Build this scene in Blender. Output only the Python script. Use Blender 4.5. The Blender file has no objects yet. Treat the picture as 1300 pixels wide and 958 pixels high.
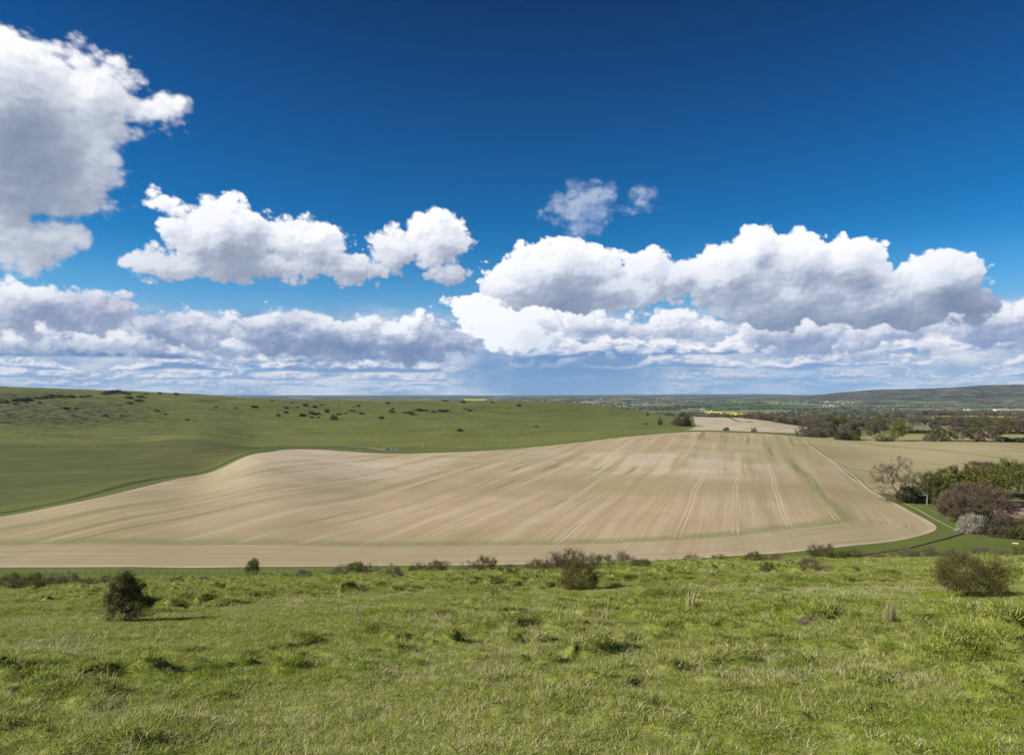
import bpy, bmesh, math, random
import numpy as np
from mathutils import Vector, Matrix, noise as mnoise
from mathutils.geometry import delaunay_2d_cdt

C = bpy.context.scene.collection
F = 867.0            # focal length in photo pixels (24 mm on a 36 mm wide frame, 1300 px)
HY = 500.0           # row of the level horizon
CX = 650.0

def srgb(r, g, b, a=1.0):
    def f(c):
        c /= 255.0
        return c / 12.92 if c <= 0.04045 else ((c + 0.055) / 1.055) ** 2.4
    return (f(r), f(g), f(b), a)

def tag(o, label=None, cat=None, group=None, kind=None):
    if label: o['label'] = label
    if cat: o['category'] = cat
    if group: o['group'] = group
    if kind: o['kind'] = kind
    return o

ALB = 0.76
# ------------------------------------------------------------------ node maths
class G:
    """tiny expression layer over a node tree"""
    def __init__(self, nt, k=1.0): self.nt = nt; self.k = k      # k: scale of the surface colours given as plain numbers
    def col(self, v): return tuple(c * self.k for c in v[:3]) + tuple(v[3:]) if (self.k != 1.0 and isinstance(v, tuple)) else v
    def new(self, t, **kw):
        n = self.nt.nodes.new(t)
        for k, v in kw.items(): setattr(n, k, v)
        return n
    def put(self, sock, v):
        if isinstance(v, S): self.nt.links.new(v.s, sock)
        elif isinstance(v, bpy.types.NodeSocket): self.nt.links.new(v, sock)
        else:
            if hasattr(sock.default_value, '__len__') and not isinstance(sock.default_value, str):
                if not hasattr(v, '__len__'): v = (v,) * len(sock.default_value)
                v = tuple(v)[:len(sock.default_value)]
                if len(v) < len(sock.default_value): v = v + (1.0,)
            sock.default_value = v
    def math(self, op, a, b=None, c=None, clamp=False):
        n = self.new('ShaderNodeMath', operation=op, use_clamp=clamp)
        self.put(n.inputs[0], a)
        if b is not None: self.put(n.inputs[1], b)
        if c is not None: self.put(n.inputs[2], c)
        return S(self, n.outputs[0])
    def vmath(self, op, a, b=None, out=0):
        n = self.new('ShaderNodeVectorMath', operation=op)
        self.put(n.inputs[0], a)
        if b is not None:
            if op == 'SCALE': self.put(n.inputs['Scale'], b)
            else: self.put(n.inputs[1], b)
        return S(self, n.outputs['Value' if op in ('LENGTH', 'DOT_PRODUCT', 'DISTANCE') else 'Vector'])
    def xyz(self, x=0.0, y=0.0, z=0.0):
        n = self.new('ShaderNodeCombineXYZ')
        self.put(n.inputs[0], x); self.put(n.inputs[1], y); self.put(n.inputs[2], z)
        return S(self, n.outputs[0])
    def sep(self, v):
        n = self.new('ShaderNodeSeparateXYZ'); self.put(n.inputs[0], v)
        return [S(self, o) for o in n.outputs]
    def sepc(self, c):
        n = self.new('FunctionNodeSeparateColor' if self.nt.bl_idname == 'GeometryNodeTree' else 'ShaderNodeSeparateColor'); self.put(n.inputs[0], c)
        return [S(self, o) for o in list(n.outputs)[:3]]
    def noise(self, v, scale, detail=4, rough=0.5, dist=0.0, dim='3D', out='Fac', lac=2.0, ntype='FBM', w=None):
        n = self.new('ShaderNodeTexNoise', noise_dimensions=dim, noise_type=ntype)
        if ntype == 'FBM': n.normalize = True
        self.put(n.inputs['Vector'], v); self.put(n.inputs['Scale'], scale)
        self.put(n.inputs['Detail'], detail); self.put(n.inputs['Roughness'], rough)
        self.put(n.inputs['Lacunarity'], lac); self.put(n.inputs['Distortion'], dist)
        return S(self, n.outputs[0 if out == 'Fac' else 1])
    def voro(self, v, scale, feature='F1', detail=0, rough=0.5, smooth=0.5, rand=1.0, dim='3D', out='Distance', metric='EUCLIDEAN'):
        n = self.new('ShaderNodeTexVoronoi', voronoi_dimensions=dim, feature=feature)
        if feature != 'DISTANCE_TO_EDGE': n.distance = metric
        self.put(n.inputs['Vector'], v); self.put(n.inputs['Scale'], scale)
        self.put(n.inputs['Randomness'], rand)
        if 'Detail' in n.inputs: self.put(n.inputs['Detail'], detail); self.put(n.inputs['Roughness'], rough)
        if feature == 'SMOOTH_F1': self.put(n.inputs['Smoothness'], smooth)
        return S(self, n.outputs[out])
    def ramp(self, f, lo, hi, a=0.0, b=1.0, smooth=True):
        n = self.new('ShaderNodeMapRange', interpolation_type='SMOOTHSTEP' if smooth else 'LINEAR')
        n.clamp = True
        self.put(n.inputs[0], f); self.put(n.inputs[1], lo); self.put(n.inputs[2], hi)
        self.put(n.inputs[3], a); self.put(n.inputs[4], b)
        return S(self, n.outputs[0])
    def mix(self, f, a, b):
        n = self.new('ShaderNodeMix', data_type='RGBA')
        self.put(n.inputs[0], f); self.put(n.inputs[6], self.col(a)); self.put(n.inputs[7], self.col(b))
        return S(self, n.outputs[2])
    def cramp(self, f, stops, interp='LINEAR'):
        n = self.new('ShaderNodeValToRGB'); self.put(n.inputs[0], f)
        r = n.color_ramp; r.interpolation = interp
        while len(r.elements) < len(stops): r.elements.new(0.5)
        for e, (p, c) in zip(r.elements, stops): e.position = p; e.color = self.col(tuple(c))
        return S(self, n.outputs[0])
    def attr(self, name, out='Fac'):
        n = self.new('ShaderNodeAttribute', attribute_name=name)
        return S(self, n.outputs[out])

class S:
    def __init__(self, g, s): self.g = g; self.s = s
    def _v(self, o, op, vop, rev=False):
        isv = self.s.type == 'VECTOR' or (isinstance(o, S) and o.s.type == 'VECTOR') or hasattr(o, '__len__')
        a, b = (o, self) if rev else (self, o)
        return self.g.vmath(vop, a, b) if isv else self.g.math(op, a, b)
    def __add__(self, o): return self._v(o, 'ADD', 'ADD')
    __radd__ = __add__
    def __sub__(self, o): return self._v(o, 'SUBTRACT', 'SUBTRACT')
    def __rsub__(self, o): return self._v(o, 'SUBTRACT', 'SUBTRACT', True)
    def __mul__(self, o): return self._v(o, 'MULTIPLY', 'MULTIPLY')
    __rmul__ = __mul__
    def __truediv__(self, o): return self._v(o, 'DIVIDE', 'DIVIDE')
    def max(self, o): return self.g.math('MAXIMUM', self, o)
    def min(self, o): return self.g.math('MINIMUM', self, o)
    def smax(self, o, k): return self.g.math('SMOOTH_MAX', self, o, k)
    def clamp(self): return self.g.math('ADD', self, 0.0, clamp=True)
    def pow(self, o): return self.g.math('POWER', self, o)
    def abs(self): return self.g.math('ABSOLUTE', self)
# ------------------------------------------------------------------ sky and sun
SUN_AZ = math.radians(-80.0)      # measured from +Y towards +X: the sun stands on the left, slightly behind +X axis
SUN_EL = math.radians(33.0)
sun_dir = Vector((math.sin(SUN_AZ + math.radians(-22)) * math.cos(SUN_EL), math.cos(SUN_AZ + math.radians(-22)) * math.cos(SUN_EL), math.sin(SUN_EL)))
SUN_AZ = math.atan2(sun_dir.x, sun_dir.y)

def px2sky(x, y):
    X = (x - CX) / F; Z = (HY - y) / F
    return math.atan(X), Z / math.sqrt(1 + X * X)


def build_world():
    w = bpy.data.worlds.new('World'); w.use_nodes = True
    nt = w.node_tree; nt.nodes.clear(); g = G(nt)
    tc = g.new('ShaderNodeTexCoord')
    d = S(g, tc.outputs['Generated'])
    x, y, z = g.sep(d)
    hyp = g.math('SQRT', x * x + y * y)
    v = z / hyp.max(0.001)
    sk = g.new('ShaderNodeTexSky', sky_type='NISHITA', sun_disc=False)
    sk.sun_elevation = SUN_EL; sk.sun_rotation = SUN_AZ
    sk.altitude = 200; sk.air_density = 1.0; sk.dust_density = 0.4; sk.ozone_density = 3.0
    # polarising filter: a deeper, more saturated blue the higher one looks
    tint = g.cramp(g.math('MULTIPLY', v, 1.5, clamp=True), [
        (0.00, (0.62, 0.82, 0.98, 1)), (0.10, (0.42, 0.86, 1.06, 1)), (0.22, (0.08, 0.67, 1.02, 1)),
        (0.38, (0.0, 0.465, 0.84, 1)), (0.60, (0.0, 0.32, 0.65, 1)), (0.86, (0.0, 0.190, 0.43, 1)), (1.0, (0.0, 0.150, 0.35, 1))])
    clear = g.mix(1.0, S(g, sk.outputs[0]), tint)
    clear.s.node.blend_type = 'MULTIPLY'
    bg = g.new('ShaderNodeBackground'); g.put(bg.inputs[0], clear); bg.inputs[1].default_value = 0.064
    out = g.new('ShaderNodeOutputWorld'); nt.links.new(bg.outputs[0], out.inputs[0])
    bpy.context.scene.world = w
    w.cycles.sample_map_resolution = 512

SKY_STEP = 1.2
def build_clouds(R=70000.0, step=SKY_STEP):
    """cloud layer of the sky: a great curved sheet 70 km away; its nodes work out cover and brightness once per vertex"""
    xs = np.arange(-90, 1391, step); ys = np.concatenate([np.arange(-25, 506, step), [512.0]])
    th = np.arctan((xs - CX) / F)
    T, Yp = np.meshgrid(th, ys)
    Vv = (HY - Yp) / F * np.cos(T)
    n = 1.0 / np.sqrt(1 + Vv * Vv)
    co_ = np.stack([np.sin(T) * n * R, np.cos(T) * n * R, Vv * n * R], -1).reshape(-1, 3).astype(np.float32)
    ny, nx = T.shape
    i = np.arange(ny - 1)[:, None] * nx + np.arange(nx - 1)[None, :]
    q = np.stack([i, i + 1, i + nx + 1, i + nx], -1).reshape(-1, 4)
    me = bpy.data.meshes.new('sky')
    me.vertices.add(len(co_)); me.vertices.foreach_set('co', co_.ravel())
    me.loops.add(q.size); me.loops.foreach_set('vertex_index', q.ravel().astype(np.int32))
    me.polygons.add(len(q)); me.polygons.foreach_set('loop_start', np.arange(0, q.size, 4, dtype=np.int32))
    me.update()
    ob = bpy.data.objects.new('sky', me); C.objects.link(ob); tag(ob, kind='structure')

    class L: pass
    def begin():
        nt = bpy.data.node_groups.new('cloud field', 'GeometryNodeTree'); g = G(nt); L.nt = nt; L.g = g
        nt.interface.new_socket('Geometry', in_out='INPUT', socket_type='NodeSocketGeometry')
        nt.interface.new_socket('Geometry', in_out='OUTPUT', socket_type='NodeSocketGeometry')
        x, y, z = g.sep(S(g, g.new('GeometryNodeInputPosition').outputs[0]))
        hyp = g.math('SQRT', x * x + y * y)
        L.th = g.math('ARCTAN2', x, y)
        L.v = z / hyp.max(0.001)
        L.p0 = g.xyz(L.th, L.v, 0.0)
        return g
    def over(a, colr, box=None):
        g, nt = L.g, L.nt
        def na(name, typ):
            n = g.new('GeometryNodeInputNamedAttribute', data_type=typ); n.inputs['Name'].default_value = name
            return S(g, [o for o in n.outputs if o.name == 'Attribute' and o.enabled][0])
        ia = 1.0 - a
        cv = g.vmath('MULTIPLY', colr, (1, 1, 1))
        glow = g.vmath('SCALE', na('glow', 'FLOAT_VECTOR'), ia) + g.vmath('SCALE', cv, a)
        cover = na('cover', 'FLOAT') * ia + a
        gi = g.new('NodeGroupInput'); go = g.new('NodeGroupOutput')
        geo = gi.outputs[0]
        def inside(b):
            t0, _ = px2sky(b[0], 0); t1, _ = px2sky(b[1], 0)
            v1 = (HY - b[2]) / F; v0 = (HY - b[3]) / F * 0.77
            if b[3] > HY: v0 = -1.0
            A = g.math('GREATER_THAN', L.th, t0) * g.math('LESS_THAN', L.th, t1)
            return A * g.math('GREATER_THAN', L.v, v0) * g.math('LESS_THAN', L.v, v1)
        # both values are worked out from the incoming attributes, then stored under temporary names and swapped
        for name, val, typ in (('glow_new', glow, 'FLOAT_VECTOR'), ('cover', cover, 'FLOAT'), ('glow', None, 'FLOAT_VECTOR')):
            st = g.new('GeometryNodeStoreNamedAttribute', data_type=typ, domain='POINT')
            nt.links.new(geo, st.inputs['Geometry']); st.inputs['Name'].default_value = name
            if val is None: val = na('glow_new', 'FLOAT_VECTOR')
            if box: g.put(st.inputs['Selection'], inside(box))
            g.put([s_ for s_ in st.inputs if s_.name == 'Value' and s_.enabled][0], val)
            geo = st.outputs[0]
        nt.links.new(geo, go.inputs[0])
        md = ob.modifiers.new('cloud field', 'NODES'); md.node_group = nt

    LX, LY = -0.62, 0.78     # towards the light, in the plane of the sky
    def field(p, blobs, amp, nscale, seed, erode, k=0.10, detail=7.0, rough=0.56, bil_k=0.55):
        """density of one bank of cumulus: smooth union of lobes, warped and eroded by noise"""
        g = L.g
        q0 = p * (1.0, 1.25, 1.0) + (seed, seed * 0.37, seed * 0.11)
        r, gg, b = g.sepc(g.noise(q0, nscale, detail, rough, out='Color', dim='2D'))
        nz = g.xyz(r, gg, 0.0)
        qw = p + (nz - (0.5, 0.5, 0.0)) * (amp, amp * 0.75, 0.0)
        f = None
        for (bx, by, rx, ry) in blobs:
            cx, cy = px2sky(bx, by)
            c2 = 1.0 / (1 + ((bx - CX) / F) ** 2)
            ax = rx / F * c2; ay = ry / F * math.sqrt(c2)
            t = g.vmath('LENGTH', (qw - (cx, cy, 0)) * (1 / ax, 1 / ay, 0))
            e = (1.0 - t) * (min(ax, ay) * F / 40.0)
            f = e if f is None else f.smax(e, k)
        bil = g.voro(q0 + (nz - (0.5, 0.5, 0.0)) * (0.02, 0.02, 0.0), nscale * 3.2, 'SMOOTH_F1', detail=3.5, rough=0.6, smooth=0.35, dim='2D')
        return f + (b - 0.5) * erode + (0.45 - bil) * erode * bil_k

    def bank(blobs, amp, nscale, seed, erode, lit, mid, dark, soft=0.14, k=0.10, steps=(5, 16, 42), opac=1.0,
             kk=(2.3, 1.5, 1.0), gain=1.0, rough=0.56, base=None, detail=8.0, tone=0.8, self_=0.62, bil_k=0.55):
        g = begin(); p0, v = L.p0, L.v
        f0 = field(p0, blobs, amp, nscale, seed, erode, k, rough=rough, detail=detail, bil_k=bil_k)
        tau = None
        for s_, w_ in zip(steps, kk):
            off = (LX * s_ / F, LY * s_ / F, 0.0)
            fi = field(p0 + off, blobs, amp, nscale, seed, erode, k, detail=6.0 if s_ < 30 else 4.0, rough=rough, bil_k=bil_k)
            t = (fi.max(-0.15) - f0 * self_) * w_
            tau = t if tau is None else tau + t
        a = g.ramp(f0, 0.0, soft) * opac
        light = g.math('EXPONENT', tau * (-gain)).min(1.35)
        if base is not None:      # thicker, greyer towards the flat base
            nb = g.noise(p0 * (1, 1.6, 1), 9.0, 4, 0.55, dim='2D')
            _, vt = px2sky(650, base[0]); _, vb = px2sky(650, base[1])
            light = light * g.ramp(v + (nb - 0.5) * 0.10, vb, vt, base[2], 1.0, smooth=False)
        s = g.cramp(light * tone, [(0.0, dark), (0.30, mid), (0.66, tuple(0.45 * a_ + 0.55 * b_ for a_, b_ in zip(mid, lit))), (1.0, lit)])
        M = 45
        over(a, s, (min(b[0] - b[2] for b in blobs) - M, max(b[0] + b[2] for b in blobs) + M, min(b[1] - b[3] for b in blobs) - M, max(b[1] + b[3] for b in blobs) + M))

    def row(base, top, seed, wid, cover, lit, mid, dark, fade=1.0, xr=None, soft=0.25):
        """a distant row of flat-based cumulus seen edge on, between two heights over the horizon"""
        g = begin(); p0, v, th = L.p0, L.v, L.th
        vb, vt = (HY - base) / F, (HY - top) / F; H = vt - vb
        def fd(dx, dy, det):
            q = g.xyz((th + dx) / wid + seed, (v + dy) / (H * 1.4) + seed * 0.3, 0.0)
            big = g.noise(g.xyz((th + dx) / (wid * 2.2) + seed * 1.7, (v + dy) * 1.0, 0.0), 1.0, 2.0, 0.5, dim='2D')
            n = g.noise(q, 1.0, det, 0.6, dim='2D')
            bl = g.voro(q, 2.4, 'SMOOTH_F1', detail=3.0, rough=0.6, smooth=0.35, dim='2D')
            h = (big - 0.5) * 2.6 + cover + (n - 0.5) * 1.5 + (0.45 - bl) * 0.6     # local height of the row, 0..1
            rel = ((v + dy) - vb - (big - 0.5) * H * 0.35) / H
            return (h - rel).min((rel + 0.06 + (n - 0.5) * 0.25) * 3.0), rel
        f0, rel = fd(0, 0, 7.0)
        f1, _ = fd(LX * H * 0.10, LY * H * 0.10, 6.0)
        f2, _ = fd(LX * H * 0.28, LY * H * 0.28, 5.0)
        a = g.ramp(f0, 0.0, soft) * fade
        if xr:
            lo, _ = px2sky(xr[0], 400); hi, _ = px2sky(xr[1], 400)
            a = a * g.ramp(th, lo - 0.03, lo + 0.05) * g.ramp(th, hi - 0.05, hi + 0.03, 1.0, 0.0)
        light = 0.62 - (f1 - f0) * 1.3 - (f2 - f0) * 0.9 - (f0.min(0.8)) * 0.55 + (rel - 0.35) * 0.42
        s = g.cramp(light, [(0.0, dark), (0.40, mid), (0.85, lit), (1.0, lit)])
        over(a, s, ((xr[0] - 60 if xr else -500), (xr[1] + 60 if xr else 2000), top - (base - top) * 2.2 - 4, base + (base - top)))

    WHITE = srgb(250, 250, 253); BUFF = srgb(226, 214, 214)
    # haze brightening just above the horizon
    g = begin()
    hz = g.ramp(L.v, 0.0, 0.22, 0.96, 0.0)
    hn = g.noise(L.p0 * (2.2, 9.0, 1.0), 3.0, 4, 0.5, dim='2D')
    over(hz * g.ramp(hn, 0.25, 0.7, 0.80, 1.0), srgb(138, 178, 220)[:3], (-500, 2000, 300, 600))
    g = begin()
    hz = g.ramp(L.v, -0.01, 0.035, 0.85, 0.0)
    over(hz, srgb(172, 196, 222)[:3])
    g = begin()
    vn_ = g.noise(L.p0 * (1.0, 3.2, 1.0), 7.0, 6, 0.6, dim='2D')
    ve_ = g.ramp(L.v + (vn_ - 0.5) * 0.05, (HY - 425) / F, (HY - 388) / F, 1.0, 0.0) * g.ramp(vn_, 0.20, 0.55, 0.70, 1.0)
    over(ve_, g.cramp(g.noise(L.p0 * (1.0, 4.0, 1.0) + (3, 1, 0), 9.0, 6, 0.6, dim='2D'), [(0.36, srgb(120, 148, 188)), (0.48, srgb(164, 181, 207)), (0.60, srgb(214, 217, 226))]), (-500, 2000, 370, 600))
    row(499, 488, 3.3, 0.034, 0.80, BUFF, srgb(178, 190, 214), srgb(142, 168, 205), fade=0.70, soft=0.5)
    row(491, 477, 8.1, 0.046, 0.85, srgb(232, 222, 222), srgb(172, 186, 212), srgb(126, 156, 200), fade=0.85, soft=0.4)
    row(483, 463, 12.6, 0.060, 0.85, srgb(238, 230, 230), srgb(166, 182, 212), srgb(116, 146, 192), fade=0.9, soft=0.35)
    # rain shaft under the shower cloud
    g = begin()
    for cx, cy, rx, ry, op in ((715, 474, 175, 48, 0.95), (1010, 482, 190, 30, 0.55)):
        if g is None: g = begin()
        cx, cy = px2sky(cx, cy)
        rs = g.vmath('LENGTH', (L.p0 - (cx, cy, 0)) * (F / rx, F / ry, 0))
        rs = g.ramp(rs + (g.noise(L.p0 * (14.0, 3.0, 1.0), 1.0, 3, 0.5, dim='2D') - 0.5) * 0.9, 1.1, 0.25)
        over(rs * op, srgb(96, 138, 186)[:3] if op > 0.6 else srgb(120, 160, 204)[:3], (450, 1300, 400, 560)); g = None
    row(481, 468, 17.2, 0.034, 0.35, BUFF, srgb(186, 190, 208), srgb(136, 160, 196), fade=0.8, xr=(690, 1400))
    row(472, 442, 23.9, 0.085, 1.0, srgb(238, 234, 238), srgb(158, 176, 208), srgb(104, 136, 184), fade=0.95, xr=(-300, 590))
    row(468, 444, 28.4, 0.080, 0.85, srgb(238, 232, 236), srgb(160, 178, 210), srgb(112, 146, 194), fade=0.9, xr=(640, 1600))
    row(459, 420, 31.3, 0.105, 1.05, srgb(240, 238, 243), srgb(160, 174, 204), srgb(92, 120, 168), xr=(-300, 560))
    row(452, 420, 37.7, 0.100, 1.0, srgb(244, 242, 245), srgb(164, 180, 210), srgb(106, 138, 186), xr=(640, 1600))
    LOW = dict(amp=0.050, nscale=11.0, erode=0.55, soft=0.25, gain=1.3, steps=(3, 8, 18), rough=0.6)
    bank([(30, 438, 120, 26), (160, 436, 120, 28), (300, 440, 130, 28), (420, 446, 120, 24), (520, 448, 80, 20)], seed=2.6, lit=srgb(238, 236, 240), mid=srgb(176, 186, 208),
         dark=srgb(96, 124, 170), base=(428, 462, 0.30), **LOW)
    bank([(700, 440, 90, 16), (830, 444, 120, 16), (960, 446, 110, 18), (1090, 446, 110, 16), (1220, 442, 110, 20), (1310, 440, 60, 20)], seed=8.8, lit=srgb(240, 238, 242), mid=srgb(180, 190, 212),
         dark=srgb(108, 138, 184), base=(430, 462, 0.35), **LOW)
    g = begin()      # the shower itself, falling in front of the farther rows
    for cx, cy, rx, ry, op in ((720, 476, 170, 40, 0.80),):
        cx, cy = px2sky(cx, cy)
        rs = g.vmath('LENGTH', (L.p0 - (cx, cy, 0)) * (F / rx, F / ry, 0))
        rs = g.ramp(rs + (g.noise(L.p0 * (16.0, 2.5, 1.0), 1.0, 4, 0.6, dim='2D') - 0.5) * 0.9, 1.15, 0.2)
        over(rs * op, srgb(94, 136, 184)[:3], (450, 1000, 400, 560))
    # bright shower top far behind
    bank([(655, 402, 92, 50), (608, 386, 62, 22), (574, 380, 36, 12), (705, 412, 50, 30), (640, 430, 60, 24)], 0.035, 9.0, 5.3, 0.55,
         WHITE, srgb(243, 244, 250), srgb(196, 205, 222), soft=0.10, gain=0.38, base=(408, 458, 0.25))
    # broad middle bank
    MID = dict(amp=0.060, nscale=7.5, erode=0.85, soft=0.22, gain=1.0, steps=(4, 11, 26), rough=0.6)
    bank([(40, 388, 150, 44), (140, 392, 76, 34), (10, 405, 110, 36), (120, 410, 90, 24)], seed=1.9, lit=srgb(240, 241, 246), mid=srgb(186, 190, 210),
         dark=srgb(112, 130, 166), base=(372, 416, 0.35), **MID)
    bank([(240, 418, 110, 34), (350, 416, 110, 36), (430, 424, 110, 40), (510, 426, 100, 40), (565, 428, 60, 36), (330, 434, 220, 28)], seed=4.4, lit=srgb(250, 250, 252),
         mid=srgb(174, 182, 206), dark=srgb(92, 116, 158), base=(392, 446, 0.22), **MID)
    bank([(770, 416, 130, 30), (860, 416, 110, 34), (990, 424, 160, 32), (1130, 426, 150, 30), (1230, 412, 100, 38), (1300, 408, 100, 42)], seed=6.4,
         lit=srgb(242, 242, 247), mid=srgb(184, 190, 212), dark=srgb(108, 132, 174), base=(398, 442, 0.35), **MID)
    # grey cumulus bank, left of centre
    bank([(196, 258, 42, 20), (288, 304, 92, 66), (385, 306, 80, 46), (325, 336, 155, 34), (205, 334, 72, 28), (450, 344, 66, 32),
          (500, 318, 56, 38), (556, 306, 54, 44), (572, 350, 36, 26)],
         0.050, 8.5, 9.4, 0.66, WHITE, srgb(206, 211, 224), srgb(128, 140, 164), soft=0.17, gain=0.85, base=(280, 366, 0.30), k=0.2)
    # the great white cumulus on the right
    bank([(705, 348, 106, 54), (650, 364, 56, 36), (755, 368, 140, 36), (824, 338, 50, 40), (872, 350, 50, 40), (925, 354, 86, 50),
          (962, 322, 48, 46), (1015, 336, 70, 54), (1075, 336, 54, 54), (1000, 384, 150, 44), (1110, 388, 100, 40), (1190, 360, 80, 52),
          (1150, 400, 135, 30), (1235, 380, 48, 34)],
         0.042, 8.0, 14.2, 0.62, WHITE, srgb(208, 214, 228), srgb(106, 122, 154), soft=0.10, gain=0.74, base=(322, 414, 0.14), k=0.16)
    # thin torn scraps
    bank([(742, 270, 60, 54), (804, 264, 54, 40), (510, 165, 24, 14), (125, 3, 20, 8), (280, 168, 14, 8)], 0.10, 11.0, 21.0, 1.2,
         srgb(184, 196, 218), srgb(146, 164, 202), srgb(104, 132, 178), soft=0.9, opac=0.75, gain=0.6)
    # big near cloud on the left edge
    bank([(0, 150, 175, 140), (120, 128, 82, 92), (60, 228, 140, 58), (135, 205, 70, 54), (190, 138, 74, 34), (30, 305, 104, 62), (95, 302, 50, 38), (0, 262, 80, 50)],
         0.072, 5.2, 30.5, 0.92, srgb(250, 250, 252), srgb(190, 197, 211), srgb(112, 126, 152), soft=0.34, gain=0.46, steps=(7, 24, 60), rough=0.57,
         base=(60, 330, 0.55), k=0.25)
    m = bpy.data.materials.new('cloudy sky'); m.use_nodes = True; t = m.node_tree; t.nodes.clear(); h = G(t)
    em = h.new('ShaderNodeEmission'); h.put(em.inputs[0], h.attr('glow', 'Vector')); em.inputs[1].default_value = 0.64
    tr = h.new('ShaderNodeBsdfTransparent'); iv = 1.0 - h.attr('cover', 'Fac')
    h.put(tr.inputs[0], h.xyz(iv, iv, iv))
    ad = h.new('ShaderNodeAddShader'); t.links.new(em.outputs[0], ad.inputs[0]); t.links.new(tr.outputs[0], ad.inputs[1])
    o = h.new('ShaderNodeOutputMaterial'); t.links.new(ad.outputs[0], o.inputs[0])
    m.cycles.emission_sampling = 'NONE'
    me.materials.append(m)

build_world()
build_clouds()

sl = bpy.data.lights.new('sun', 'SUN'); sl.energy = 5.0; sl.angle = math.radians(0.53); sl.color = (1.0, 0.95, 0.87)
so = bpy.data.objects.new('sun', sl); C.objects.link(so)
so.rotation_euler = sun_dir.to_track_quat('Z', 'Y').to_euler()

cam = bpy.data.cameras.new('camera'); co = bpy.data.objects.new('camera', cam); C.objects.link(co)
cam.sensor_width = 36.0; cam.lens = 36.0 * F / 1300.0
cam.shift_y = 21.0 / 1300.0
cam.clip_start = 0.1; cam.clip_end = 200000
co.location = (0, 0, 0); co.rotation_euler = (math.radians(90), 0, 0)
sc = bpy.context.scene
sc.camera = co
sc.view_settings.view_transform = 'Standard'; sc.view_settings.look = 'None'
sc.view_settings.exposure = 0.76; sc.view_settings.gamma = 1
# ------------------------------------------------------------------ value noise helpers (numpy)
def _hash(ix, iy, s):
    h = (ix.astype(np.int64) * 374761393 + iy.astype(np.int64) * 668265263 + s * 1442695041) & 0xffffffff
    h = ((h ^ (h >> 13)) * 1274126177) & 0xffffffff
    h = h ^ (h >> 16)
    return (h & 0xffffff) / float(0xffffff)
def vnoise(x, y, s=0):
    x = np.asarray(x, float); y = np.asarray(y, float)
    ix = np.floor(x); iy = np.floor(y); fx = x - ix; fy = y - iy
    fx = fx * fx * fx * (fx * (fx * 6 - 15) + 10); fy = fy * fy * fy * (fy * (fy * 6 - 15) + 10)
    a = _hash(ix, iy, s); b = _hash(ix + 1, iy, s); c = _hash(ix, iy + 1, s); d = _hash(ix + 1, iy + 1, s)
    return (a * (1 - fx) + b * fx) * (1 - fy) + (c * (1 - fx) + d * fx) * fy
def fbm(x, y, o=4, s=0, rough=0.5):
    r = 0; a = 1.0; t = 0
    for k in range(o):
        r = r + a * vnoise(x * 2 ** k + 13.7 * k, y * 2 ** k - 7.1 * k, s + k); t += a; a *= rough
    return r / t - 0.5
def sstep(x, a, b):
    t = np.clip((x - a) / (b - a), 0, 1); return t * t * (3 - 2 * t)

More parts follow.
